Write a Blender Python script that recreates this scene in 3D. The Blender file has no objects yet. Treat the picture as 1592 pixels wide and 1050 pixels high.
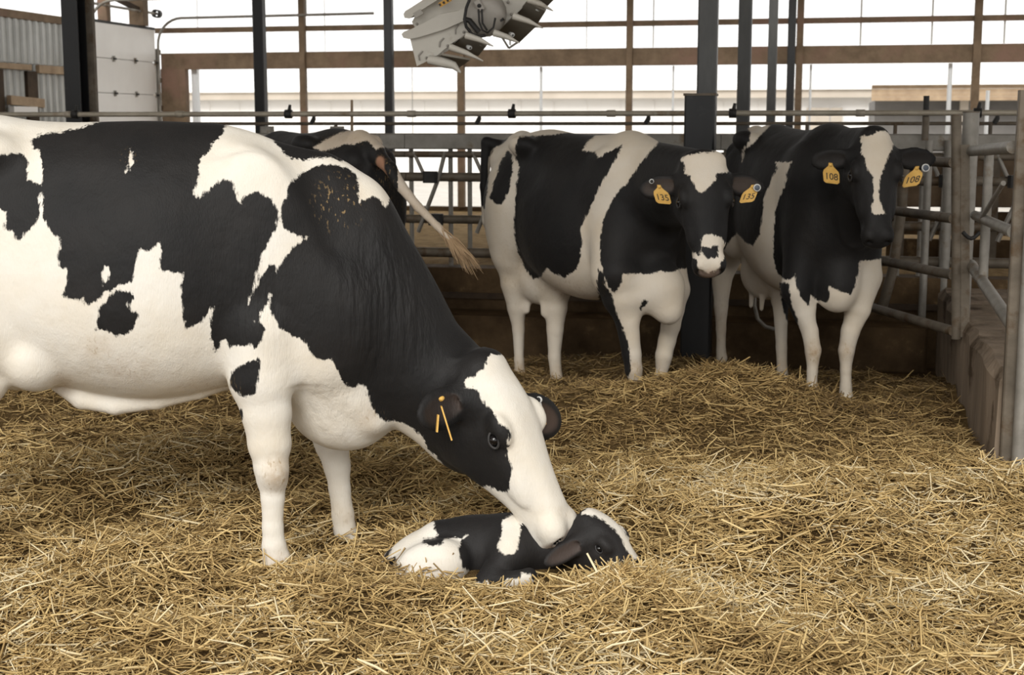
import bpy, math, random
import numpy as np
from mathutils import Vector, Matrix

R = math.radians
random.seed(7)
rng = np.random.default_rng(7)
C = bpy.context.scene.collection
scene = bpy.context.scene

# ------------------------------------------------------------------ camera, sky, exposure
CH, FPX, PITCH = 1.5, 2200.0, R(8.53)
cp, sp = math.cos(PITCH), math.sin(PITCH)
cam_d = bpy.data.cameras.new('camera')
cam = bpy.data.objects.new('camera', cam_d)
C.objects.link(cam)
cam.location = (0, 0, CH)
cam.rotation_euler = (math.pi / 2 - PITCH, 0, 0)
cam_d.sensor_width = 36.0
cam_d.lens = FPX * 36.0 / 1592.0
cam_d.clip_start, cam_d.clip_end = 0.05, 500
cam_d.dof.use_dof = True
cam_d.dof.focus_distance = 4.9
cam_d.dof.aperture_fstop = 6.3
scene.camera = cam

world = bpy.data.worlds.new('overcast_sky')
scene.world = world
world.use_nodes = True
wn = world.node_tree.nodes
wn['Background'].inputs['Color'].default_value = (1.0, 0.985, 0.96, 1)
wn['Background'].inputs['Strength'].default_value = 1.5

sun_d = bpy.data.lights.new('veiled_sun', 'SUN')
sun_d.energy = 2.55
sun_d.angle = R(30)
sun_d.color = (1.0, 0.975, 0.925)
sun = bpy.data.objects.new('veiled_sun', sun_d)
C.objects.link(sun)
sun.rotation_euler = (R(54), 0, R(-14))        # comes in through the open side behind the camera

vs = scene.view_settings
vs.view_transform = 'Standard'
vs.look = 'None'
vs.exposure = 0.0
vs.gamma = 1.0
vs.use_curve_mapping = False
scene.cycles.max_bounces = 6
scene.cycles.diffuse_bounces = 4

# ------------------------------------------------------------------ helpers
PSI = R(12.4)                                   # the barn stands turned by this against the camera
cps, sps = math.cos(PSI), math.sin(PSI)


def B(s, t, z=0.0):                             # barn axes (across, along, up) -> world
    return Vector((s * cps + t * sps, -s * sps + t * cps, z))


def at(px, py, Y):                              # the point at distance Y along a sight line
    dx, dy = (px - 796) / FPX, (525 - py) / FPX
    k = Y / (cp + dy * sp)
    return Vector((dx * k, Y, CH + (-sp + dy * cp) * k))


def project(V):
    f = V[:, 1] * cp - (V[:, 2] - CH) * sp
    u = V[:, 1] * sp + (V[:, 2] - CH) * cp
    return 796 + FPX * V[:, 0] / f, 525 - FPX * u / f, f


ORG = {}


def empty(name, loc, label=None, cat=None, group=None, kind=None):
    o = bpy.data.objects.new(name, None)
    o.empty_display_size = 0.1
    C.objects.link(o)
    o.location = loc
    ORG[o] = Vector(loc)
    tag(o, label, cat, group, kind)
    return o


def tag(o, label=None, cat=None, group=None, kind=None):
    if label: o['label'] = label
    if cat: o['category'] = cat
    if group: o['group'] = group
    if kind: o['kind'] = kind
    return o


def link(name, me, mat, parent=None, origin=None):
    """links a mesh given in world coordinates; its origin goes to `origin` (or the parent's)"""
    o = bpy.data.objects.new(name, me)
    C.objects.link(o)
    po = ORG[parent] if parent else Vector((0, 0, 0))
    org = Vector(origin) if origin is not None else po
    me.transform(Matrix.Translation(-org))
    o.location = org - po
    ORG[o] = org
    if parent: o.parent = parent
    if mat: me.materials.append(mat)
    return o


class MB:
    def __init__(self): self.v, self.f, self.s = [], [], []

    def add(self, vs_, fs, smooth=False):
        b = len(self.v)
        self.v += [tuple(p) for p in vs_]
        self.f += [tuple(i + b for i in f) for f in fs]
        self.s += [smooth] * len(fs)
        return self

    def hexa(self, p):                          # 8 corners: bottom ring then top ring
        return self.add(p, [(3, 2, 1, 0), (4, 5, 6, 7), (0, 1, 5, 4), (1, 2, 6, 5), (2, 3, 7, 6), (3, 0, 4, 7)])

    def box(self, c, sx, sy, sz, ax=None, bev=0.0):
        """box with local axes ax (3 vectors), size sx,sy,sz, chamfered long edges when bev > 0"""
        ex, ey, ez = ax or (Vector((1, 0, 0)), Vector((0, 1, 0)), Vector((0, 0, 1)))
        c = Vector(c)
        hx, hy, hz = sx / 2, sy / 2, sz / 2
        if bev <= 0:
            pts = [c + ex * (a * hx) + ey * (b * hy) + ez * (d * hz)
                   for d in (-1, 1) for a, b in ((-1, -1), (1, -1), (1, 1), (-1, 1))]
            return self.hexa(pts)
        ring = [(-hx + bev, -hy), (hx - bev, -hy), (hx, -hy + bev), (hx, hy - bev),
                (hx - bev, hy), (-hx + bev, hy), (-hx, hy - bev), (-hx, -hy + bev)]
        pts = [c + ex * a + ey * b + ez * (d * hz) for d in (-1, 1) for a, b in ring]
        n = 8
        fs = [tuple(range(n - 1, -1, -1)), tuple(range(n, 2 * n))]
        fs += [(i, (i + 1) % n, n + (i + 1) % n, n + i) for i in range(n)]
        return self.add(pts, fs)

    def beam(self, a, b, w, h, up=Vector((0, 0, 1)), bev=0.0):
        """bar from a to b; w sideways, h along up"""
        a, b = Vector(a), Vector(b)
        ez = (b - a).normalized()
        ex = up.cross(ez)
        if ex.length < 1e-4: ex = Vector((1, 0, 0))
        ex.normalize()
        ey = ez.cross(ex)
        return self.box((a + b) / 2, w, h, (b - a).length, (ex, ey, ez), bev)

    def tube(self, pts, r, n=10, cap=True):
        pts = [Vector(p) for p in pts]
        rs = r if isinstance(r, (list, tuple)) else [r] * len(pts)
        rings, prev = [], None
        for i, p in enumerate(pts):
            t = (pts[min(i + 1, len(pts) - 1)] - pts[max(i - 1, 0)]).normalized()
            if prev is None:
                x = t.cross(Vector((0, 0, 1)))
                if x.length < 1e-3: x = t.cross(Vector((1, 0, 0)))
            else:
                x = prev - t * prev.dot(t)
            x.normalize(); prev = x
            y = t.cross(x)
            rings.append([p + (x * math.cos(2 * math.pi * k / n) + y * math.sin(2 * math.pi * k / n)) * rs[i] for k in range(n)])
        v = [q for ring in rings for q in ring]
        f = [(i * n + k, i * n + (k + 1) % n, (i + 1) * n + (k + 1) % n, (i + 1) * n + k)
             for i in range(len(pts) - 1) for k in range(n)]
        b = len(self.v)
        self.add(v, f, True)
        if cap:
            self.add(rings[0][::-1], [tuple(range(n))]); self.add(rings[-1], [tuple(range(n))])
        return self

    def lathe(self, base, axis, prof, n=20):
        """prof: (distance along the axis, radius)"""
        base, t = Vector(base), Vector(axis).normalized()
        x = t.cross(Vector((0, 0, 1)))
        if x.length < 1e-3: x = t.cross(Vector((1, 0, 0)))
        x.normalize(); y = t.cross(x)
        v = [base + t * d + (x * math.cos(2 * math.pi * k / n) + y * math.sin(2 * math.pi * k / n)) * max(r, 1e-5)
             for d, r in prof for k in range(n)]
        f = [(i * n + k, i * n + (k + 1) % n, (i + 1) * n + (k + 1) % n, (i + 1) * n + k)
             for i in range(len(prof) - 1) for k in range(n)]
        return self.add(v, f, True)

    def prism(self, poly, ex, ey, o, depth):
        """flat outline in the plane (ex, ey) at o, given thickness along ex x ey"""
        o = Vector(o); nz = ex.cross(ey).normalized(); n = len(poly)
        a = [o + ex * x + ey * y - nz * depth / 2 for x, y in poly]
        b = [o + ex * x + ey * y + nz * depth / 2 for x, y in poly]
        fs = [tuple(range(n - 1, -1, -1)), tuple(range(n, 2 * n))]
        fs += [(i, (i + 1) % n, n + (i + 1) % n, n + i) for i in range(n)]
        return self.add(a + b, fs)

    def build(self, name, mat, parent=None, origin=None):
        me = bpy.data.meshes.new(name)
        me.from_pydata(self.v, [], self.f)
        me.polygons.foreach_set('use_smooth', self.s)
        me.update()
        return link(name, me, mat, parent, origin)


def thing_mesh(mb, name, mat, label, cat, origin, group=None, kind=None):
    return tag(mb.build(name, mat, None, origin), label, cat, group, kind)


# ------------------------------------------------------------------ materials
def nodes(name):
    m = bpy.data.materials.new(name)
    m.use_nodes = True
    nt = m.node_tree
    return m, nt, nt.nodes['Principled BSDF']


def N(nt, kind, **kw):
    n = nt.nodes.new(kind)
    for k, v in kw.items():
        if k in n.inputs.keys() and not hasattr(n, k): n.inputs[k].default_value = v
        else: setattr(n, k, v)
    return n


def ramp(nt, stops):
    n = nt.nodes.new('ShaderNodeValToRGB')
    e = n.color_ramp.elements
    while len(e) < len(stops): e.new(0.5)
    for el, (p, c) in zip(e, stops):
        el.position = p; el.color = (*c, 1)
    return n


def mat_worn(name, c1, c2, rough=0.6, metal=0.0, scale=6.0, bump=0.1, stretch=(1, 1, 1), spots=None, detail=6.0, spec=0.4):
    """surface whose colour wanders between two tones, with fine relief and optional stains"""
    m, nt, b = nodes(name)
    tc = N(nt, 'ShaderNodeTexCoord'); mp = N(nt, 'ShaderNodeMapping')
    mp.inputs['Scale'].default_value = stretch
    nt.links.new(tc.outputs['Object'], mp.inputs['Vector'])
    no = N(nt, 'ShaderNodeTexNoise', Scale=scale, Detail=detail, Roughness=0.6)
    nt.links.new(mp.outputs[0], no.inputs['Vector'])
    rp = ramp(nt, [(0.3, c1), (0.7, c2)])
    nt.links.new(no.outputs['Fac'], rp.inputs['Fac'])
    col = rp.outputs['Color']
    if spots:
        n2 = N(nt, 'ShaderNodeTexNoise', Scale=spots[1], Detail=5.0, Roughness=0.65)
        nt.links.new(tc.outputs['Object'], n2.inputs['Vector'])
        r2 = ramp(nt, [(spots[2], (0, 0, 0)), (spots[2] + 0.12, (1, 1, 1))])
        nt.links.new(n2.outputs['Fac'], r2.inputs['Fac'])
        mx = N(nt, 'ShaderNodeMix', data_type='RGBA')
        nt.links.new(r2.outputs['Color'], mx.inputs['Factor'])
        nt.links.new(col, mx.inputs[6]); mx.inputs[7].default_value = (*spots[0], 1)
        col = mx.outputs[2]
    nt.links.new(col, b.inputs['Base Color'])
    b.inputs['Roughness'].default_value = rough
    b.inputs['Metallic'].default_value = metal
    b.inputs['Specular IOR Level'].default_value = spec
    if bump:
        n3 = N(nt, 'ShaderNodeTexNoise', Scale=scale * 6, Detail=4.0)
        nt.links.new(mp.outputs[0], n3.inputs['Vector'])
        bp = N(nt, 'ShaderNodeBump', Strength=bump, Distance=0.02)
        nt.links.new(n3.outputs['Fac'], bp.inputs['Height'])
        nt.links.new(bp.outputs['Normal'], b.inputs['Normal'])
    return m


def mat_flat(name, c, rough=0.5, metal=0.0):
    m, nt, b = nodes(name)
    b.inputs['Base Color'].default_value = (*c, 1)
    b.inputs['Roughness'].default_value = rough
    b.inputs['Metallic'].default_value = metal
    return m


M = {}
M['black_steel'] = mat_worn('black_steel', (0.007, 0.007, 0.0075), (0.018, 0.018, 0.019), 0.45, 0.0, 3.0, 0.05, (1, 1, .3), ((0.05, 0.05, 0.05), 2.2, 0.60))
M['grey_steel'] = mat_worn('grey_steel', (0.045, 0.045, 0.045), (0.11, 0.11, 0.105), 0.42, 0.1, 3.0, 0.05, (1, 1, .3), ((0.20, 0.195, 0.18), 2.6, 0.60))
M['galvanised'] = mat_worn('galvanised', (0.19, 0.175, 0.15), (0.32, 0.30, 0.265), 0.5, 0.3, 7.0, 0.06, (1, 1, 1), ((0.16, 0.11, 0.06), 5.0, 0.57))
M['dirty_steel'] = mat_worn('dirty_steel', (0.095, 0.077, 0.056), (0.20, 0.166, 0.125), 0.6, 0.2, 6.0, 0.1, (1, 1, 1), ((0.10, 0.065, 0.035), 7.0, 0.52))
M['beige_pipe'] = mat_worn('beige_pipe', (0.30, 0.26, 0.20), (0.50, 0.45, 0.36), 0.5, 0.2, 5.0, 0.05, (1, 1, 1), ((0.22, 0.15, 0.08), 3.0, 0.6))
M['wood_brown'] = mat_worn('wood_brown', (0.105, 0.070, 0.040), (0.20, 0.138, 0.085), 0.75, 0, 5.0, 0.2, (1, 1, 1), ((0.19, 0.112, 0.078), 0.8, 0.5))
M['wood_pale'] = mat_worn('wood_pale', (0.27, 0.19, 0.12), (0.42, 0.31, 0.20), 0.75, 0, 5.0, 0.2)
M['wood_dark'] = mat_worn('wood_dark', (0.03, 0.018, 0.01), (0.07, 0.045, 0.025), 0.8, 0, 5.0, 0.2)
M['sheet_metal'] = mat_worn('sheet_metal', (0.33, 0.33, 0.31), (0.45, 0.45, 0.43), 0.35, 0.5, 2.0, 0.03)
M['door_white'] = mat_worn('door_white', (0.84, 0.82, 0.79), (0.90, 0.89, 0.86), 0.4, 0, 2.0, 0.03)
M['rubber'] = mat_worn('rubber', (0.012, 0.011, 0.010), (0.03, 0.028, 0.025), 0.6, 0, 9.0, 0.15)
M['concrete'] = mat_worn('concrete', (0.15, 0.115, 0.082), (0.29, 0.225, 0.165), 0.85, 0, 6.0, 0.35, (1, 1, .18), ((0.07, 0.048, 0.030), 3.0, 0.54), spec=.1)
M['muck'] = mat_worn('muck', (0.045, 0.028, 0.015), (0.13, 0.085, 0.045), 0.75, 0, 3.5, 0.5, (1, 1, 1), ((0.17, 0.115, 0.06), 7.0, 0.6), spec=.06)
M['feed'] = mat_worn('feed', (0.16, 0.10, 0.045), (0.34, 0.24, 0.12), 0.9, 0, 9.0, 0.6, spec=.06)
M['fan_white'] = mat_worn('fan_white', (0.50, 0.47, 0.41), (0.60, 0.57, 0.50), 0.45, 0, 2.5, 0.03, (1, 1, 1), ((0.36, 0.31, 0.24), 3.5, 0.6))
M['fan_blade'] = mat_worn('fan_blade', (0.20, 0.18, 0.145), (0.27, 0.245, 0.20), 0.6, 0, 4.0, 0.03)
M['fan_grey'] = mat_worn('fan_grey', (0.30, 0.28, 0.24), (0.40, 0.37, 0.33), 0.5, 0.1, 4.0, 0.03)
M['roof_metal'] = mat_worn('roof_metal', (0.42, 0.40, 0.37), (0.52, 0.50, 0.47), 0.55, 0.1, 1.0, 0.03)
M['white_siding'] = mat_worn('white_siding', (0.82, 0.80, 0.77), (0.86, 0.85, 0.83), 0.6, 0, 1.0, 0.02)
M['beige_trim'] = mat_worn('beige_trim', (0.44, 0.385, 0.32), (0.54, 0.48, 0.41), 0.6, 0, 1.0, 0.02)
M['grey_siding'] = mat_worn('grey_siding', (0.10, 0.095, 0.09), (0.17, 0.16, 0.15), 0.7, 0, 1.0, 0.05)
M['gravel'] = mat_worn('gravel', (0.42, 0.39, 0.35), (0.58, 0.55, 0.50), 0.9, 0, 3.0, 0.3)
M['curtain_cord'] = mat_flat('curtain_cord', (0.55, 0.54, 0.50), 0.7)
M['white_post'] = mat_flat('white_post', (0.75, 0.77, 0.78), 0.5)
M['tag_yellow'] = mat_worn('tag_yellow', (0.60, 0.34, 0.07), (0.72, 0.44, 0.11), 0.5, 0, 30.0, 0.05)
M['tag_ink'] = mat_flat('tag_ink', (0.03, 0.022, 0.015), 0.6)
M['button_white'] = mat_flat('button_white', (0.62, 0.62, 0.60), 0.4)
M['button_blue'] = mat_flat('button_blue', (0.06, 0.075, 0.10), 0.4)
M['label_orange'] = mat_flat('label_orange', (0.65, 0.34, 0.04), 0.5)
M['eye'] = mat_flat('eye', (0.006, 0.005, 0.005), 0.06)
M['eyelid'] = mat_worn('eyelid', (0.016, 0.015, 0.015), (0.035, 0.032, 0.03), 0.5, 0, 40.0, 0.1)


def coat_material(name, white=(0.70, 0.665, 0.60), black=(0.0075, 0.0072, 0.0073), skin=(0.42, 0.27, 0.20), jag=1.0):
    m, nt, b = nodes(name)
    L = nt.links.new
    tc = N(nt, 'ShaderNodeTexCoord')
    mp = N(nt, 'ShaderNodeMapping'); mp.inputs['Scale'].default_value = (1, 1, 0.35)
    L(tc.outputs['Object'], mp.inputs['Vector'])
    a = N(nt, 'ShaderNodeAttribute', attribute_name='coat')
    n1 = N(nt, 'ShaderNodeTexNoise', Scale=85.0, Detail=3.0, Roughness=0.6)
    n2 = N(nt, 'ShaderNodeTexNoise', Scale=16.0, Detail=3.0)
    L(mp.outputs[0], n1.inputs['Vector']); L(tc.outputs['Object'], n2.inputs['Vector'])
    s1 = N(nt, 'ShaderNodeMath', operation='MULTIPLY_ADD'); s1.inputs[1].default_value = 0.032 * jag; s1.inputs[2].default_value = -0.016 * jag
    s2 = N(nt, 'ShaderNodeMath', operation='MULTIPLY_ADD'); s2.inputs[1].default_value = 0.024 * jag; s2.inputs[2].default_value = -0.012 * jag
    L(n1.outputs['Fac'], s1.inputs[0]); L(n2.outputs['Fac'], s2.inputs[0])
    d1 = N(nt, 'ShaderNodeMath', operation='ADD'); d2 = N(nt, 'ShaderNodeMath', operation='ADD')
    L(a.outputs['Fac'], d1.inputs[0]); L(s1.outputs[0], d1.inputs[1]); L(d1.outputs[0], d2.inputs[0]); L(s2.outputs[0], d2.inputs[1])
    mr = N(nt, 'ShaderNodeMapRange', interpolation_type='SMOOTHSTEP'); mr.inputs[1].default_value = -0.004; mr.inputs[2].default_value = 0.004
    L(d2.outputs[0], mr.inputs[0])
    # white with a creamy wander, dirt where the attribute says
    n3 = N(nt, 'ShaderNodeTexNoise', Scale=4.5, Detail=5.0, Roughness=0.6); L(tc.outputs['Object'], n3.inputs['Vector'])
    wr = ramp(nt, [(0.35, white), (0.75, tuple(c * k for c, k in zip(white, (0.93, 0.88, 0.80))))]); L(n3.outputs['Fac'], wr.inputs['Fac'])
    ad = N(nt, 'ShaderNodeAttribute', attribute_name='dirt')
    n4 = N(nt, 'ShaderNodeTexNoise', Scale=22.0, Detail=5.0, Roughness=0.7); L(tc.outputs['Object'], n4.inputs['Vector'])
    md = N(nt, 'ShaderNodeMath', operation='MULTIPLY', use_clamp=True); L(ad.outputs['Fac'], md.inputs[0])
    r4 = ramp(nt, [(0.32, (0.15, 0.15, 0.15)), (0.66, (1, 1, 1))]); L(n4.outputs['Fac'], r4.inputs['Fac']); L(r4.outputs['Color'], md.inputs[1])
    mxd = N(nt, 'ShaderNodeMix', data_type='RGBA'); L(md.outputs[0], mxd.inputs['Factor']); L(wr.outputs['Color'], mxd.inputs[6])
    mxd.inputs[7].default_value = (0.33, 0.21, 0.10, 1)
    br = ramp(nt, [(0.3, black), (0.75, tuple(c * k for c, k in zip(black, (1.9, 1.75, 1.6))))]); L(n3.outputs['Fac'], br.inputs['Fac'])
    mx = N(nt, 'ShaderNodeMix', data_type='RGBA'); L(mr.outputs[0], mx.inputs['Factor']); L(mxd.outputs[2], mx.inputs[6]); L(br.outputs['Color'], mx.inputs[7])
    # chaff caught in the hair where the beast is dirty
    nf = N(nt, 'ShaderNodeTexNoise', Scale=95.0, Detail=2.0); L(mp.outputs[0], nf.inputs['Vector'])
    rf = ramp(nt, [(0.60, (0, 0, 0)), (0.66, (1, 1, 1))]); L(nf.outputs['Fac'], rf.inputs['Fac'])
    mf = N(nt, 'ShaderNodeMath', operation='MULTIPLY', use_clamp=True); L(rf.outputs['Color'], mf.inputs[0]); L(ad.outputs['Fac'], mf.inputs[1])
    mxf = N(nt, 'ShaderNodeMix', data_type='RGBA'); L(mf.outputs[0], mxf.inputs['Factor']); L(mx.outputs[2], mxf.inputs[6]); mxf.inputs[7].default_value = (0.30, 0.20, 0.09, 1)
    ask = N(nt, 'ShaderNodeAttribute', attribute_name='skin')
    mxs = N(nt, 'ShaderNodeMix', data_type='RGBA'); L(ask.outputs['Fac'], mxs.inputs['Factor']); L(mxf.outputs[2], mxs.inputs[6]); mxs.inputs[7].default_value = (*skin, 1)
    L(mxs.outputs[2], b.inputs['Base Color'])
    b.inputs['Roughness'].default_value = 0.62
    b.inputs['Specular IOR Level'].default_value = 0.22
    b.inputs['Sheen Weight'].default_value = 0.02
    b.inputs['Sheen Roughness'].default_value = 0.5
    # hair relief
    mp2 = N(nt, 'ShaderNodeMapping'); mp2.inputs['Scale'].default_value = (1, 1, 0.22); L(tc.outputs['Object'], mp2.inputs['Vector'])
    n5 = N(nt, 'ShaderNodeTexNoise', Scale=240.0, Detail=2.0); L(mp2.outputs[0], n5.inputs['Vector'])
    n6 = N(nt, 'ShaderNodeTexNoise', Scale=14.0, Detail=3.0); L(tc.outputs['Object'], n6.inputs['Vector'])
    b1 = N(nt, 'ShaderNodeBump', Strength=0.25, Distance=0.006); L(n5.outputs['Fac'], b1.inputs['Height'])
    b2 = N(nt, 'ShaderNodeBump', Strength=0.16, Distance=0.03); L(n6.outputs['Fac'], b2.inputs['Height']); L(b1.outputs['Normal'], b2.inputs['Normal'])
    # loose skin lies in upright folds where the attribute says
    mp3 = N(nt, 'ShaderNodeMapping'); mp3.inputs['Scale'].default_value = (1, 1, 0.13); mp3.inputs['Rotation'].default_value = (0, R(-14), 0); L(tc.outputs['Object'], mp3.inputs['Vector'])
    n7 = N(nt, 'ShaderNodeTexNoise', Scale=26.0, Detail=3.0, Roughness=0.55); L(mp3.outputs[0], n7.inputs['Vector'])
    aw = N(nt, 'ShaderNodeAttribute', attribute_name='fold')
    mw = N(nt, 'ShaderNodeMath', operation='MULTIPLY'); L(n7.outputs['Fac'], mw.inputs[0]); L(aw.outputs['Fac'], mw.inputs[1])
    b3 = N(nt, 'ShaderNodeBump', Strength=0.8, Distance=0.035); L(mw.outputs[0], b3.inputs['Height']); L(b2.outputs['Normal'], b3.inputs['Normal'])
    L(b3.outputs['Normal'], b.inputs['Normal'])
    return m

# ------------------------------------------------------------------ animal bodies: smooth implicit surfaces meshed in numpy
def smin(a, b, k):
    h = np.clip(0.5 + 0.5 * (b - a) / k, 0, 1)
    return b + (a - b) * h - k * h * (1 - h)


def unit(v):
    v = np.array(v, float)
    return v / np.linalg.norm(v)


class Chain:
    """bent tapering limb; s flattens it along the axis L"""
    def __init__(self, P, Rr, L=None, s=1.0):
        self.P, self.Rr, self.L, self.s = np.array(P, float), list(Rr), L, s
        m = max(Rr) * max(1.0, s)
        self.lo, self.hi = self.P.min(0) - m, self.P.max(0) + m

    def __call__(self, X, Y, Z):
        out = None
        for a, b, ra, rb in zip(self.P[:-1], self.P[1:], self.Rr[:-1], self.Rr[1:]):
            ba = b - a; n2 = float(ba @ ba) + 1e-12
            t = np.clip(((X - a[0]) * ba[0] + (Y - a[1]) * ba[1] + (Z - a[2]) * ba[2]) / n2, 0, 1)
            dx, dy, dz = X - a[0] - t * ba[0], Y - a[1] - t * ba[1], Z - a[2] - t * ba[2]
            d2 = dx * dx + dy * dy + dz * dz
            if self.L is not None:
                l = dx * self.L[0] + dy * self.L[1] + dz * self.L[2]
                d2 = d2 + (1 / self.s ** 2 - 1) * l * l
            ts = t * t * (3 - 2 * t)
            d = np.sqrt(d2) - (ra + (rb - ra) * (0.5 * t + 0.5 * ts))
            out = d if out is None else smin(out, d, 0.012)
        return out


class Ell:
    def __init__(self, c, r, Rm=None):
        self.c, self.r = np.array(c, float), np.array(r, float)
        self.R = np.eye(3) if Rm is None else np.array(Rm, float)
        e = np.sqrt(((self.R.T * self.r) ** 2).sum(1))
        self.lo, self.hi = self.c - e, self.c + e

    def __call__(self, X, Y, Z):
        dx, dy, dz = X - self.c[0], Y - self.c[1], Z - self.c[2]
        k0 = k1 = 0
        for i in range(3):
            q = dx * self.R[i, 0] + dy * self.R[i, 1] + dz * self.R[i, 2]
            k0 = k0 + (q / self.r[i]) ** 2
            k1 = k1 + (q / self.r[i] ** 2) ** 2
        k0 = np.sqrt(k0)
        return k0 * (k0 - 1) / (np.sqrt(k1) + 1e-9)


def cubic(xs, ys):
    xs, ys = np.array(xs, float), np.array(ys, float)
    m = np.gradient(ys, xs)

    def f(x):
        x = np.clip(x, xs[0], xs[-1])
        i = np.clip(np.searchsorted(xs, x, side='right') - 1, 0, len(xs) - 2)
        h = xs[i + 1] - xs[i]; t = (x - xs[i]) / h
        return ((2 * t ** 3 - 3 * t ** 2 + 1) * ys[i] + (t ** 3 - 2 * t ** 2 + t) * h * m[i]
                + (-2 * t ** 3 + 3 * t ** 2) * ys[i + 1] + (t ** 3 - t ** 2) * h * m[i + 1])
    return f


class Loft:
    """stations along x: (x, top, bottom, half width); cf = height of the widest place, n = roundness"""
    def __init__(self, st, n=2.2, cf=0.45, nt=None):
        a = np.array(st, float)
        self.xs = a[:, 0]
        self.t, self.b, self.w = cubic(a[:, 0], a[:, 1]), cubic(a[:, 0], a[:, 2]), cubic(a[:, 0], a[:, 3])
        self.n, self.cf, self.nt = n, cf, nt or n
        self.lo = np.array([a[0, 0], -a[:, 3].max(), a[:, 2].min()]); self.hi = np.array([a[-1, 0], a[:, 3].max(), a[:, 1].max()])

    def __call__(self, X, Y, Z):
        t, b, w = self.t(X), self.b(X), np.maximum(self.w(X), 0.01)
        c = b + (t - b) * self.cf
        up = Z > c
        h = np.maximum(np.where(up, t - c, c - b), 0.01)
        s, q = np.abs(Z - c) / h, np.abs(Y) / w
        n = self.n if self.n == self.nt else np.where(up, self.nt, self.n)
        f = (s ** n + q ** n) ** (1 / n)
        d = (f - 1) * np.minimum(w, h)
        return np.maximum(d, np.maximum(self.xs[0] - X, X - self.xs[-1]))


class Xf:
    """a shape moved into a frame: rows of Rm are its axes in the world"""
    def __init__(self, p, o, Rm, s=1.0):
        self.p, self.o, self.R, self.s = p, np.array(o, float), np.array(Rm, float), s
        cs = np.array([[x, y, z] for x in (p.lo[0], p.hi[0]) for y in (p.lo[1], p.hi[1]) for z in (p.lo[2], p.hi[2])])
        w = self.o + s * cs @ self.R
        self.lo, self.hi = w.min(0), w.max(0)

    def __call__(self, X, Y, Z):
        dx, dy, dz = X - self.o[0], Y - self.o[1], Z - self.o[2]
        q = [(dx * r[0] + dy * r[1] + dz * r[2]) / self.s for r in self.R]
        return self.s * self.p(*q)


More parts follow.
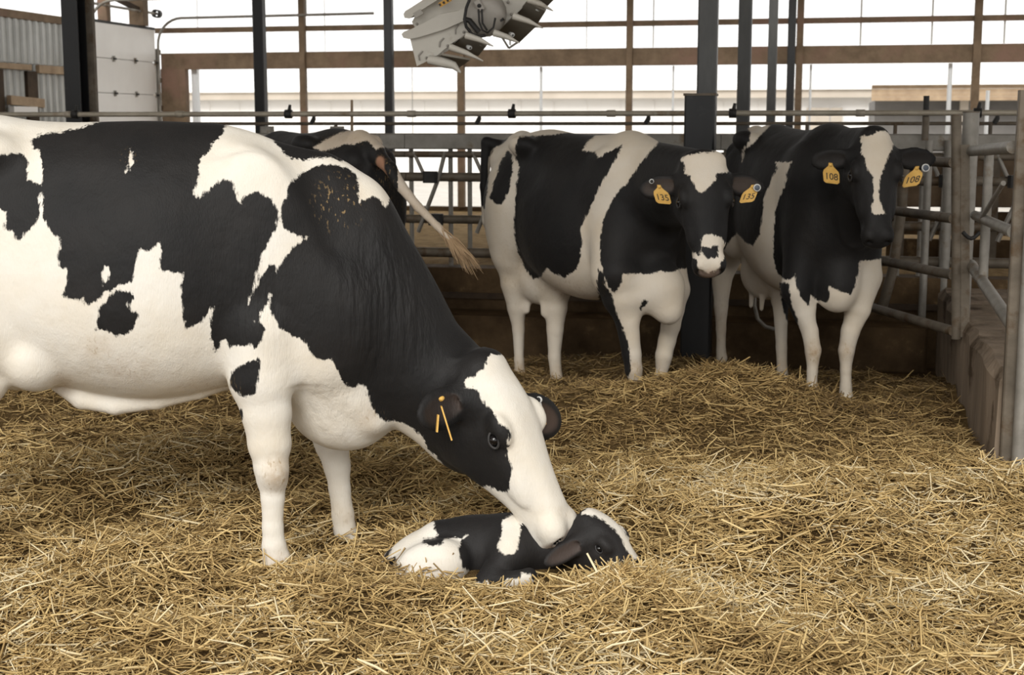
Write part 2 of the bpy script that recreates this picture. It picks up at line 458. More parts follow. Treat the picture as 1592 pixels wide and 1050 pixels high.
def mesh_field(prims, h):
    lo = np.min([p.lo for op, p, k, tg in prims if op == '+'], 0) - 0.05
    hi = np.max([p.hi for op, p, k, tg in prims if op == '+'], 0) + 0.05
    n = np.ceil((hi - lo) / h).astype(int) + 1
    ax = [(lo[i] + h * np.arange(n[i])).astype(np.float32) for i in range(3)]
    F = np.full(n, 0.3, np.float32)
    for op, p, k, tg in prims:
        a = np.clip(np.floor((p.lo - 0.09 - lo) / h).astype(int), 0, n)
        b = np.clip(np.ceil((p.hi + 0.09 - lo) / h).astype(int) + 1, 0, n)
        if (b <= a).any(): continue
        sl = tuple(slice(a[i], b[i]) for i in range(3))
        X, Y, Z = ax[0][sl[0]][:, None, None], ax[1][sl[1]][None, :, None], ax[2][sl[2]][None, None, :]
        d = p(X, Y, Z).astype(np.float32)
        F[sl] = smin(F[sl], d, k) if op == '+' else -smin(-F[sl], d, k)
    # surface nets
    S = F < 0
    c = np.zeros(np.array(S.shape) - 1, np.int8)
    for i in (0, 1):
        for j in (0, 1):
            for k in (0, 1):
                c += S[i:S.shape[0] - 1 + i, j:S.shape[1] - 1 + j, k:S.shape[2] - 1 + k]
    I = np.argwhere((c > 0) & (c < 8))
    idx = np.full(c.shape, -1, np.int32)
    i, j, k = I.T
    idx[i, j, k] = np.arange(len(I))
    pos, cnt = np.zeros((len(I), 3)), np.zeros(len(I))
    cor = [np.array((x, y, z)) for x in (0, 1) for y in (0, 1) for z in (0, 1)]
    for a in cor:
        for b in cor:
            if (b - a).sum() == 1 and (b >= a).all():
                va, vb = F[i + a[0], j + a[1], k + a[2]], F[i + b[0], j + b[1], k + b[2]]
                m = (va < 0) != (vb < 0)
                t = va[m] / (va[m] - vb[m])
                pos[m] += a + t[:, None] * (b - a); cnt[m] += 1
    V = lo + (I + pos / cnt[:, None]) * h
    Q = []

    def quads(A, Bm, cells):
        m = A != Bm
        E = np.argwhere(m)
        ins = A[m]
        q = np.stack([idx[E[:, 0] + o[0], E[:, 1] + o[1], E[:, 2] + o[2]] for o in cells], 1)
        q[~ins] = q[~ins][:, ::-1]
        Q.append(q)
    quads(S[:-1, 1:-1, 1:-1], S[1:, 1:-1, 1:-1], [(0, 0, 0), (0, 1, 0), (0, 1, 1), (0, 0, 1)])
    quads(S[1:-1, :-1, 1:-1], S[1:-1, 1:, 1:-1], [(0, 0, 0), (0, 0, 1), (1, 0, 1), (1, 0, 0)])
    quads(S[1:-1, 1:-1, :-1], S[1:-1, 1:-1, 1:], [(0, 0, 0), (1, 0, 0), (1, 1, 0), (0, 1, 0)])
    Q = np.concatenate(Q)
    # keep the largest connected body
    lab = np.arange(len(V))
    e = np.concatenate([Q[:, [0, 1]], Q[:, [1, 2]], Q[:, [2, 3]], Q[:, [3, 0]]])
    while True:
        a_, b_ = lab[e[:, 0]], lab[e[:, 1]]
        d_ = a_ != b_
        if not d_.any(): break
        a_, b_ = a_[d_], b_[d_]
        np.minimum.at(lab, np.maximum(a_, b_), np.minimum(a_, b_))
        while True:
            l2 = lab[lab]
            if (l2 == lab).all(): break
            lab = l2
    big = np.bincount(lab).argmax()
    keep = lab == big
    new = np.cumsum(keep) - 1
    V, Q = V[keep], new[Q[keep[Q[:, 0]]]]
    # two gentle smoothing passes
    e = np.concatenate([Q[:, [0, 1]], Q[:, [1, 2]], Q[:, [2, 3]], Q[:, [3, 0]]])
    e = np.concatenate([e, e[:, ::-1]])
    deg = np.bincount(e[:, 0], minlength=len(V))
    for lam in (0.5, -0.3, 0.5):
        avg = np.stack([np.bincount(e[:, 0], V[e[:, 1], d], len(V)) for d in range(3)], 1) / deg[:, None]
        V = V + lam * (avg - V)
    return V, Q


def poly_sd(x, y, poly):
    """signed distance in pixels to a closed outline, positive inside"""
    P = np.array(poly, float)
    d = np.full(len(x), 1e9); ins = np.zeros(len(x), bool)
    for (ax, ay), (bx, by) in zip(P, np.roll(P, -1, 0)):
        ex, ey = bx - ax, by - ay
        wx, wy = x - ax, y - ay
        t = np.clip((wx * ex + wy * ey) / (ex * ex + ey * ey + 1e-9), 0, 1)
        d = np.minimum(d, (wx - t * ex) ** 2 + (wy - t * ey) ** 2)
        if ay != by:
            cr = ((ay > y) != (by > y)) & (x < (bx - ax) * (y - ay) / (by - ay) + ax)
            ins ^= cr
    d = np.sqrt(d)
    return np.where(ins, d, -d)


def coat_value(V, black, white=()):
    px, py, f = project(V)
    sd = np.full(len(V), -400.0)
    for p in black: sd = np.maximum(sd, poly_sd(px, py, p))
    for p in white: sd = np.minimum(sd, -poly_sd(px, py, p))
    return sd * f / FPX


def field_min(V, prims, tags):
    d = np.full(len(V), 9.0)
    for op, p, k, tg in prims:
        if op == '+' and tg in tags:
            d = np.minimum(d, p(V[:, 0], V[:, 1], V[:, 2]))
    return d


def animal_body(name, prims, h, base, mat, black, head_black, head_white=(), body_white=(), dirt=(), skins=(), ear_black=True, hoof=0.0, dark=(), folds=()):
    """the one continuous body; coat, skin and dirt go into point attributes"""
    V, Q = mesh_field(prims, h)
    coat = coat_value(V, black, body_white)
    hd = field_min(V, prims, ('head',))
    m = hd < 0.008
    coat[m] = coat_value(V[m], head_black, head_white)
    ed = field_min(V, prims, ('ear',))
    me_ = (ed < 0.006) & (hd > -0.001)
    if ear_black: coat[me_] = 0.05
    skin = np.zeros(len(V))
    for sp_, amt in skins:
        d = sp_(V[:, 0], V[:, 1], V[:, 2])
        skin = np.maximum(skin, amt * np.clip(0.5 - d / 0.012, 0, 1))
    for dp in dark:
        dd = dp(V[:, 0], V[:, 1], V[:, 2])
        coat = np.where(dd < .002, .05, coat); skin = np.where(dd < .002, 0, skin)
    if hoof: coat = np.where(V[:, 2] < hoof, 0.05, coat)
    px, py, f = project(V)
    dr = np.zeros(len(V))
    for x, y, rx, ry, a in dirt:
        dr = np.maximum(dr, a * np.clip(1.3 - np.sqrt(((px - x) / rx) ** 2 + ((py - y) / ry) ** 2), 0, 1))
    fo = np.zeros(len(V))
    for x, y, rx, ry, a in folds:
        fo = np.maximum(fo, a * np.clip(1.4 - np.sqrt(((px - x) / rx) ** 2 + ((py - y) / ry) ** 2), 0, 1))
    me = bpy.data.meshes.new(name)
    me.vertices.add(len(V)); me.vertices.foreach_set('co', V.astype(np.float32).ravel())
    me.loops.add(Q.size); me.loops.foreach_set('vertex_index', Q.astype(np.int32).ravel())
    me.polygons.add(len(Q)); me.polygons.foreach_set('loop_start', np.arange(0, Q.size, 4, dtype=np.int32))
    me.polygons.foreach_set('loop_total', np.full(len(Q), 4, np.int32))
    me.update(calc_edges=True)
    me.polygons.foreach_set('use_smooth', np.ones(len(Q), bool))
    for nm, arr in (('coat', coat), ('skin', skin), ('dirt', dr), ('fold', fo)):
        at_ = me.attributes.new(nm, 'FLOAT', 'POINT'); at_.data.foreach_set('value', arr.astype(np.float32))
    return link(name, me, mat, None, base)


class Head:
    """o: poll, u: poll to muzzle, w: out of the face, l = w x u"""
    def __init__(self, o, u, w, s=1.0, kl=1.0, top=1.0):
        self.kl, self.top = kl, top
        self.o = np.array(o, float); self.u = unit(u)
        w = np.array(w, float); self.w = unit(w - self.u * (w @ self.u))
        self.l = np.cross(self.w, self.u); self.s = s
        self.R = np.array([self.u, self.l, self.w])

    def p(self, u, l, w): return self.o + self.s * (u * self.u + l * self.kl * self.l + w * self.w)

    def nostril(self, s_): return Ell(self.p(.590, s_ * .047, -.050), np.array((.026, .014, .019)) * self.s, self.R)

    def ear_p(self, side, along, off=0.0):
        c, Rm, L, Wd = self.earframe[side]
        return c + Rm[0] * (along * L) + Rm[2] * off

    def d(self, u, l, w): return unit(u * self.u + l * self.l + w * self.w)

    def prims(self, calf=False, open_mouth=0.0):
        X = lambda q: Xf(q, self.o, self.R, self.s)
        if calf:
            st = [(-.02, -.03, -.16, .07), (.05, .03, -.22, .105), (.14, .05, -.26, .122), (.22, .045, -.27, .12), (.30, .02, -.235, .10),
                  (.38, -.005, -.195, .078), (.45, -.02, -.175, .07), (.50, -.035, -.165, .066), (.54, -.06, -.15, .05), (.555, -.09, -.12, .02)]
        else:
            st = [(-.03, -.03, -.15, .060), (.02, .004, -.19, .086), (.08, .022, -.235, .108), (.14, .030, -.268, .124), (.21, .028, -.288, .136), (.29, .016, -.262, .116),
                  (.37, .004, -.215, .092), (.45, -.004, -.176, .077), (.51, -.010, -.158, .075), (.56, -.024, -.15, .075), (.592, -.05, -.13, .060), (.607, -.08, -.11, .022)]
        st = [(a, b, c_, w_ * self.kl * (1 + (self.top - 1) * min(1, max(0, (.18 - a) / .12)))) for a, b, c_, w_ in st]
        out = [('+', X(Loft(st, 2.5, 0.55)), .03, 'head')]
        for s_ in (self.kl, -self.kl):
            out += [('+', X(Ell((.17, s_ * .085, -.17), (.12, .045, .10))), .03, 'head'),        # cheek muscle
                    ('+', X(Ell((.21, s_ * .110, -.016), (.055, .028, .034))), .02, 'head'),     # brow
                    ('+', X(Ell((.35, s_ * .082, -.075), (.10, .022, .035))), .03, 'head'),      # cheek ridge
                    ('+', X(Ell((.545 - .05 * calf, s_ * .044, -.055 - .03 * calf), (.048, .040, .044))), .02, 'head'),    # nostril pad
                    ('+', X(Ell((.105, s_ * .096, -.085), (.05, .034, .05))), .03, 'head')]       # ear root
        out += [('+', X(Ell((.015, 0, -.03), (.05, .070 * self.top ** 2, .05))), .03, 'head'),
                ('+', X(Ell((.515 + .03 * open_mouth, 0, -.150 - .03 * open_mouth), (.06, .052, .028))), .02, 'head')]
        for s_ in (self.kl, -self.kl):
            out += [('-', X(Ell((.20, s_ * .134, -.055) if calf else (.23, s_ * .142, -.044), (.026, .020, .022))), .01, 'head'),
                    ('-', X(Ell((.588, s_ * .047, -.052), (.026, .015, .018))), .01, 'head')]
        out += [('-', X(Ell((.575, 0, -.132 - .008 * open_mouth), (.10, .075, .008 + .012 * open_mouth))), .008, 'head')]
        return out

    def ear(self, side, dr, opening, length=.21, wide=.062, base=(.115, .112, -.085), thick=.017, world=False):
        """dr, opening given in (u, l, w) with l outward on that side"""
        sd = np.array([1, side, 1.0])
        b = self.p(*(np.array(base) * sd))
        e1, n = (unit(dr), unit(opening)) if world else (self.d(*(np.array(dr) * sd)), self.d(*(np.array(opening) * sd)))
        n = unit(n - e1 * (n @ e1)); e2 = np.cross(n, e1)
        L, Wd, T, s = length / 2, wide, thick, self.s
        c = b + e1 * (L * s * .95)
        Rm = np.array([e1, e2, n])
        self.earframe = getattr(self, 'earframe', {}); self.earframe[side] = (c, Rm, L * s, Wd * s)
        cup = Ell(c + n * (.021 * s) + e1 * (.01 * s), np.array((L * .80, Wd * .66, .017)) * s, Rm)
        return [('+', Chain([b - e1 * .03 * s, b + e1 * .06 * s], [.036 * s, .032 * s]), .03, 'ear'),
                ('+', Ell(c, np.array((L * 1.06, Wd, T)) * s, Rm), .02, 'ear'), ('-', cup, .008, 'ear')], cup

    def add_eyes(self, parent, lidmat=None, k=1.0, calf=False):
        for s_ in (1, -1):
            c = self.p(*((.20, s_ * .116, -.055) if calf else (.23, s_ * .124, -.042)))
            ax = self.d(-.05, s_ * 1.0, .40)
            mb = MB()
            r = .0205 * self.s * k
            mb.lathe(Vector(c) - Vector(ax) * r, ax, [(r - r * math.cos(t), r * math.sin(t)) for t in np.linspace(0, math.pi, 11)], 18)
            e = mb.build('eye', M['eye'], parent)
            # lids: an almond ring around the ball
            e1 = self.d(1, 0, -.25); e1 = unit(e1 - ax * (e1 @ ax)); e2 = np.cross(ax, e1)
            pts = [Vector(c + ax * r * (.50 - .22 * abs(math.cos(t)) ** 2) + e1 * r * 1.42 * math.cos(t) + e2 * r * .86 * math.sin(t)) for t in np.linspace(0, 2 * math.pi, 25)]
            MB().tube(pts, .0050 * self.s * k, 8, False).build('eyelid', lidmat or M['eyelid'], parent)


def ear_tag(parent, pos, ex, ey, size, text, button=None, name='ear_tag'):
    """flag-shaped tag: ex right, ey up, hung below pos; the number stands on its front"""
    ex, ey = Vector(ex).normalized(), Vector(ey).normalized()
    s = size
    shape = [(-.12, .62), (.12, .62), (.17, .40), (.50, .10), (.56, -.10), (.54, -.62), (.40, -.74), (-.40, -.74), (-.54, -.62), (-.56, -.10), (-.50, .10), (-.17, .40)]
    mb = MB().prism([(x * s, y * s) for x, y in shape], ex, ey, pos, .003)
    t = mb.build(name, M['tag_yellow'], parent)
    nz = ex.cross(ey).normalized()
    cu = bpy.data.curves.new('number', 'FONT')
    cu.body = text; cu.size = .62 * s if len(text) < 4 else .46 * s
    cu.align_x, cu.align_y = 'CENTER', 'CENTER'
    cu.extrude = .0004; cu.offset = .004 * s
    tmp = bpy.data.objects.new('tmp', cu); C.objects.link(tmp)
    dg = bpy.context.evaluated_depsgraph_get()
    me = bpy.data.meshes.new_from_object(tmp.evaluated_get(dg))
    bpy.data.objects.remove(tmp)
    me.transform(Matrix.Translation(Vector(pos) + nz * .0022 - ey * (.30 * s)) @ Matrix((ex, ey, nz)).transposed().to_4x4())
    me.materials.clear()
    link('number', me, M['tag_ink'], t)
    mb = MB().lathe(Vector(pos) + ey * (.48 * s), nz, [(-.004, .008), (.003, .009), (.005, .005), (.0055, 0)], 12)
    mb.build('stud', M['tag_yellow'], t)
    return t


def ear_button(parent, pos, axis, r, ring=True):
    t = MB().lathe(pos, axis, [(-.004, r * .9), (.001, r), (.004, r * .92), (.005, r * .74), (.0045, r * .70)], 18).build('ear_button', M['button_white'], parent)
    MB().lathe(pos, axis, [(.0, r * .70), (.0065, r * .70), (.0075, r * .55), (.008, 0)], 18).build('button_cap', M['button_blue'] if ring else M['rubber'], t)
    return t


def crop(x0, y0, k, pts): return [(x0 + x / k, y0 + y / k) for x, y in pts]


def pxchain(Y, pts, s=None, L=None):
    """limb from (px, py, half width px) read at distance Y"""
    P = [at(a[0], a[1], a[3] if len(a) > 3 else Y) for a in pts]
    Rr = [a[2] * (a[3] if len(a) > 3 else Y) / FPX for a in pts]
    return Chain([tuple(p) for p in P], Rr, L, s or 1.0)


# canonical trunk: x forward, heights in metres
TRUNK = [(-.90, 1.30, 1.12, .06), (-.85, 1.385, 1.00, .13), (-.76, 1.43, .86, .21), (-.60, 1.462, .74, .255), (-.40, 1.485, .64, .275), (-.15, 1.462, .55, .335),
         (.10, 1.452, .52, .35), (.30, 1.462, .55, .305), (.45, 1.462, .60, .245), (.58, 1.40, .66, .215), (.68, 1.30, .74, .17), (.76, 1.16, .86, .09)]


def trunk(o, th, kx=1.0, ky=1.0, kz=1.0, udder=True, brisket=True):
    d = np.array([math.cos(th), math.sin(th), 0]); l = np.array([-d[1], d[0], 0])
    Rm = np.array([d, l, [0, 0, 1]])
    X = lambda q: Xf(q, o, Rm)
    E = lambda c, r: X(Ell((c[0] * kx, c[1] * ky, c[2] * kz), (r[0] * kx, r[1] * ky, r[2] * kz)))
    out = [('+', X(Loft([(x * kx, t * kz, b * kz, w * ky) for x, t, b, w in TRUNK], 2.15, .42, 1.95)), .03, 'body')]
    for s in (1, -1):
        out += [('+', E((-.40, s * .215, 1.395), (.11, .06, .055)), .07, 'body'), ('+', E((-.80, s * .105, 1.30), (.08, .05, .06)), .06, 'body'),
                ('+', E((-.60, s * .175, .98), (.22, .11, .30)), .08, 'body'), ('+', E((.44, s * .175, 1.08), (.17, .075, .30)), .08, 'body'),
                ('+', E((.56, s * .135, .92), (.13, .10, .17)), .08, 'body'), ('-', E((-.24, s * .37, 1.27), (.15, .085, .12)), .09, 'body')]
    if udder: out += [('+', E((-.45, 0, .60), (.23, .165, .16)), .06, 'body')]
    if udder:
        for a in (-.35, -.52):
            for s in (1, -1): out += [('+', X(Chain([(a * kx, s * .07, .47), (a * kx, s * .075, .40)], [.018, .013])), .02, 'body')]
    if brisket: out += [('+', E((.58, 0, .74), (.15, .11, .16)), .08, 'body')]
    out += [('+', X(Chain([(-.70 * kx, 0, 1.415 * kz), (-.90 * kx, 0, 1.355 * kz)], [.055, .045])), .05, 'body')]
    return out, Rm, (lambda x, y, z: np.array(o) + np.array((x * kx, y * ky, z * kz)) @ Rm)

# ------------------------------------------------------------------ the barn
EX, EN, UP = Vector((cps, -sps, 0)), Vector((sps, cps, 0)), Vector((0, 0, 1))
AX = (EX, EN, UP)


def s_at(px, t):
    r = (px - 796) / (FPX / cp)
    return ((t * cps + 0) * r - t * sps) / (cps + sps * r)


def bbox(mb, s0, s1, t0, t1, z0, z1, bev=0.0):
    return mb.box(B((s0 + s1) / 2, (t0 + t1) / 2, (z0 + z1) / 2), s1 - s0, t1 - t0, z1 - z0, AX, bev)


def structure(mb, name, mat, origin=(0, 0, 0)):
    return tag(mb.build(name, mat, None, origin), kind='structure')


structure(bbox(MB(), -12, 12, -4, 19.6, -.40, -.12), 'floor', M['muck'])
structure(bbox(MB(), -60, 80, 19.6, 90, -.42, -.14), 'ground', M['gravel'])

# roof of the barn, open towards the camera's side
TW = 19.5
mb = MB()
ROOF_GAP = []
def zceil(t): return 5.0 - 1.0 * (t - 1.5) / (TW + .8 - 1.5)


for k in range(48):                             # gap added in the unseen roof to let daylight onto the door
    s0, s1 = -12 + k % 24, -11.02 + k % 24
    a, b = (1.5, 15.0) if k < 24 else (17.2, TW + .8)
    za, zb = zceil(a), zceil(b)
    mb.hexa([B(s0, a, za), B(s1, a, za), B(s1, b, zb), B(s0, b, zb), B(s0, a, za + .05), B(s1, a, za + .05), B(s1, b, zb + .05), B(s0, b, zb + .05)])
    mb.hexa([B(s1, a, za - .03), B(s1 + .04, a, za - .03), B(s1 + .04, b, zb - .03), B(s1, b, zb - .03), B(s1, a, za + .05), B(s1 + .04, a, za + .05), B(s1 + .04, b, zb + .05), B(s1, b, zb + .05)])
structure(mb, 'ceiling', M['roof_metal'])

# the feed alley behind the headlocks
al = structure(bbox(MB(), -11, 11.5, 10.22, TW - .1, -.12, .30), 'trim_1', M['feed'])
mb = MB()
nx, ny = 120, 14
fv, ff = [], []
for j in range(ny + 1):
    for i in range(nx + 1):
        s = -9.4 + 20 * i / nx
        t = 10.24 + 2.1 * j / ny
        e = math.sin(math.pi * j / ny)
        z = .302 + e * (.10 + .05 * math.sin(s * 2.1) + .03 * math.sin(s * 7.3 + j) + .02 * random.random())
        fv.append(B(s, t, z))
for j in range(ny):
    for i in range(nx):
        a = j * (nx + 1) + i
        ff.append((a, a + 1, a + nx + 2, a + nx + 1))
mb.add(fv, ff, True)
tag(mb.build('silage_feed', M['feed'], None, B(0, 11.2, .3)), 'brown silage feed strewn along the alley behind the headlocks', 'feed', None, 'stuff')
# stepped feed kerb
structure(bbox(MB(), -11, 11.5, 9.98, 10.22, -.12, .47, .02), 'trim_2', M['muck'])
structure(bbox(MB(), -11, .70, 9.62, 9.98, -.12, .17, .02), 'trim_3', M['muck'])
kerb = structure(bbox(MB(), -11, 11.5, 9.955, 9.985, .25, .29), 'trim_4', M['wood_dark'])

# open side wall at the back: posts, girts, beam, cords
wb = empty('wall_back', B(0, TW, 0), kind='structure')
SL = -9.58
bbox(MB(), SL, 11.5, TW - .1, TW + .1, .0, .36).build('concrete_sill', M['muck'], wb)
s0 = s_at(258, TW)
MB().beam(B(s0, TW - .06, 2.42), B(11.5, TW - .06, 2.42), .05, .235, UP, .004).build('beam', M['wood_brown'], wb)
MB().beam(B(s0 - .1, TW - .03, 2.865), B(11.5, TW - .03, 2.865), .045, .075, UP, .004).build('girt', M['wood_brown'], wb)
MB().beam(B(s0 - .1, TW - .03, 3.42), B(11.5, TW - .03, 3.42), .045, .075, UP, .004).build('girt', M['wood_brown'], wb)
for px, w in ((477, .085), (720, .095), (979, .085), (1240, .09), (1512, .10)):
    s = s_at(px, TW)
    MB().beam(B(s, TW - .10, .36), B(s, TW - .10, 4.0), w, .10, EN, .006).build('wooden_post', M['wood_brown'], wb)
bbox(MB(), s_at(258, TW), s_at(288, TW), TW - .12, TW - .06, .36, 2.31, .004).build('board', M['wood_brown'], wb)
bbox(MB(), s_at(288.5, TW), s_at(298, TW), TW - .16, TW - .04, .36, 2.31, .004).build('board', M['wood_brown'], wb)
bbox(MB(), s_at(299, TW), s_at(308, TW), TW + .02, TW + .10, .36, 2.31, .004).build('curtain_rail', M['white_post'], wb)
for k, (px, z0, z1, w) in enumerate(((310, 2.87, 4, .012), (506, 2.55, 4, .012), (640, .36, 2.3, .015), (840, .36, 2.3, .045), (910, 2.55, 4, .014), (1045, .36, 2.3, .03), (1258, .36, 2.3, .035), (1333, 2.55, 4, .025), (1443, 2.55, 4, .025),
                             (1474, .36, 2.3, .06), (1555, 2.55, 4, .025), (1013, 2.55, 4, .02), (1534, .36, 1.95, .05))):
    s = s_at(px, TW)
    MB().tube([B(s, TW + .05, z0), B(s, TW + .05, z1)], w / 2, 6).build('curtain_cord', M['curtain_cord'] if w < .03 else M['white_post'], wb)

# end wall on the left: ribbed sheets, planks, openings and the sectional door
wl = empty('wall_left', B(SL, 15.5, 0), kind='structure')


def ribbed(s, t0, t1, z0, z1, name='metal_sheet'):
    prof = []
    t = t0
    while t < t1 - 1e-6:
        for d, o in ((0, 0), (.07, 0), (.085, .025), (.115, .025), (.13, 0)):
            if t + d <= t1 + 1e-6: prof.append((t + d, o))
        t += .15
    prof.append((t1, 0))
    v = [B(s + o, t, z) for z in (z0, z1) for t, o in prof] + [B(s + o - .004, t, z) for z in (z0, z1) for t, o in prof]
    n = len(prof)
    f = [(i + 1, i, n + i, n + i + 1) for i in range(n - 1)] + [(2 * n + i, 2 * n + i + 1, 3 * n + i + 1, 3 * n + i) for i in range(n - 1)]
    return MB().add(v, f).build(name, M['sheet_metal'], wl)


for t0 in (4.2, 5.1, 6.0, 6.9, 7.8, 8.7, 9.6, 10.5, 11.4, 12.3, 13.2, 14.1, 15.0, 15.9, 16.8):
    ribbed(SL, t0, min(t0 + .895, 17.28), 2.25, 2.77)
    if t0 < 15.0: ribbed(SL - .02, t0, min(t0 + .895, 17.28), .0, 2.12)
ribbed(SL - .03, 15.0, 17.3, .0, 2.30)
MB().beam(B(SL, 4.2, 2.82), B(SL, 17.32, 2.82), .06, .10, UP, .004).build('plank', M['wood_brown'], wl)
MB().beam(B(SL + .03, 4.2, 2.20), B(SL + .03, 15.95, 2.20), .05, .07, UP, .004).build('plank', M['wood_pale'], wl)
MB().beam(B(SL + .03, 16.12, 2.19), B(SL + .03, 17.28, 2.19), .05, .10, UP, .004).build('plank', M['wood_pale'], wl)
MB().beam(B(SL + .06, 15.40, 1.80), B(SL + .06, 16.15, 1.77), .06, .11, UP, .004).build('plank', M['wood_pale'], wl)
MB().beam(B(SL + .08, 15.42, 1.68), B(SL + .08, 15.95, 1.68), .06, .09, UP, .004).build('plank', M['white_siding'], wl)
for t in (15.28, 16.03):
    bbox(MB(), SL - .08, SL + .02, t - .13, t + .10, .0, 2.16).build('wooden_post', M['wood_dark'], wl)
for px, w in ((181, .11), (237, .17)):
    t = 17.95 if px < 200 else 18.95
    MB().beam(B(SL - .02, t, 2.9), B(SL - .02, t, 4.1), w * 1.3, w, EN, .006).build('wooden_post', M['wood_brown'], wl)
MB().beam(B(SL + .02, 17.85, 3.28), B(SL + .02, 19.0, 3.10), .05, .07, UP, .004).build('plank', M['wood_dark'], wl)

D0, D1 = 17.42, 19.28
dr = empty('door_1', B(SL, (D0 + D1) / 2, 0), kind='structure')
zt = 2.86
for k in range(6):
    z1 = zt - k * .465
    z0 = max(z1 - .455, .05)
    bbox(MB(), SL + .0, SL + .05, D0, D1, z0, z1).build('door_panel', M['door_white'], dr)
bbox(MB(), SL - .012, SL + .0, D0, D1, .05, zt).build('weather_skin', M['door_white'], dr)
MB().beam(B(SL + .02, D0 - .02, zt + .02), B(SL + .02, D1 + .02, zt + .02), .06, .035, UP).build('top_seal', M['rubber'], dr)
for k in range(1, 5):
    z = zt - k * .465 + .004
    for t in (D0 + .02, D0 + .60, D0 + 1.22, D1 - .02):
        h = MB().box(B(SL + .062, t, z), .022, .05, .075, AX, .006).build('hinge', M['galvanised'], dr)
        MB().tube([B(SL + .078, t - .03, z), B(SL + .078, t + .03, z)], .014, 8).build('hinge_pin', M['rubber'], h)
for t, tz in ((D0 - .06, 3.12), (D1 + .06, 3.03)):
    r = .38
    pts = [B(SL + .07, t, .05), B(SL + .07, t, tz - r)]
    pts += [B(SL + .07 + r - r * math.cos(a), t, tz - r + r * math.sin(a)) for a in np.linspace(.2, math.pi / 2, 8)]
    pts += [B(SL + 3.35, t, tz + .02)]
    MB().tube(pts, .019, 8).build('door_track', M['galvanised'], dr)
    MB().beam(B(SL + .03, t, .05), B(SL + .03, t, 2.6), .03, .05, EN).build('track_angle', M['galvanised'], dr)
    for z in (1.75, 2.15, 2.55):
        MB().box(B(SL + .07, t + .02, z), .05, .04, .07, AX, .006).build('track_bracket', M['dirty_steel'], dr)
MB().tube([B(SL + 2.35, D1 + .06, 3.05), B(SL + 2.35, D1 + .06, 4.2)], .012, 6).build('track_hanger', M['galvanised'], dr)
MB().tube([B(SL + .05, D0 - .25, 3.10), B(SL + .05, D1 + .2, 3.10)], .018, 8).build('spring_shaft', M['galvanised'], dr)
MB().lathe(B(SL + .05, D1 + .1, 3.10), EN, [(-.06, .05), (-.06, .06), (.06, .06), (.06, .05)], 14).build('cable_drum', M['rubber'], dr)
MB().lathe(B(SL + .05, D0 - .16, 3.12), EN, [(-.05, .05), (-.05, .07), (.05, .07), (.05, .05)], 14).build('cable_drum', M['rubber'], dr)


# steel posts carrying the roof
def steel_post(px, s, t, w, label, flange=True, top=4.0, mat='black_steel'):
    b = B(s, t, 0)
    o = empty('steel_post', b, label, 'post')
    if flange:                                   # rolled section: two flanges and a web
        for d in (-1, 1):
            MB().beam(B(s, t + d * w * .48, -.12), B(s, t + d * w * .48, top), w, .014, EN).build('flange', M['black_steel'], o)
        MB().beam(B(s, t, -.12), B(s, t, top), .02, w * .94, EN).build('web', M['black_steel'], o)
    else:
        MB().beam(B(s, t, -.12), B(s, t, top), w, w, EN, .012).build('shaft', M[mat], o)
    MB().beam(B(s, t, .0), B(s, t, .05), w * 1.7, w * 1.7, EN).build('base_plate', M['dirty_steel'], o)
    return o


def zroof(t): return 5.0 - 1.0 * (t - 1.5) / (TW + .8 - 1.5) - .07


p = steel_post(122, s_at(122, 10.56), 10.56, .135, 'black steel post on the left, between ribbed wall and white door', True, zroof(10.56))
bbox(MB(), s_at(133, 10.56) + .01, s_at(145, 10.56), 10.62, 10.66, -.12, zroof(10.6)).build('side_flange', M['dirty_steel'], p)
steel_post(407, s_at(407, 14.4), 14.4, .115, 'dark steel post right of the white door, left of tan post', False, zroof(14.4))
steel_post(606, s_at(606, 18.6), 18.6, .115, 'dark steel post just left of the white fan', False, zroof(18.6))
tc_ = 9.16
sc_ = s_at(1098, tc_)
o = empty('steel_post', B(sc_, tc_, 0), 'thick grey steel post with a wider black base behind the heart-faced cow', 'post')
MB().beam(B(sc_, tc_, 1.55), B(sc_, tc_, zroof(tc_)), .122, .122, EN, .012).build('shaft', M['grey_steel'], o)
MB().beam(B(sc_ - .037, tc_, -.12), B(sc_ - .037, tc_, 1.685), .192, .19, EN, .012).build('base_sleeve', M['black_steel'], o)
MB().beam(B(sc_ - .037, tc_, 1.685), B(sc_ - .037, tc_, 1.70), .205, .205, EN, .006).build('sleeve_cap', M['dirty_steel'], o)
steel_post(1155, s_at(1155, 13.1), 13.1, .118, 'second grey steel post, next right of the thick one', False, zroof(13.1), 'grey_steel')
steel_post(1198, s_at(1198, 17.4), 17.4, .108, 'third grey steel post in the row, third from the thick one', False, zroof(17.4), 'grey_steel')
steel_post(1228, s_at(1227, 18.9), 18.9, .10, 'slim black steel post standing against the brown wooden post', False, zroof(18.9))

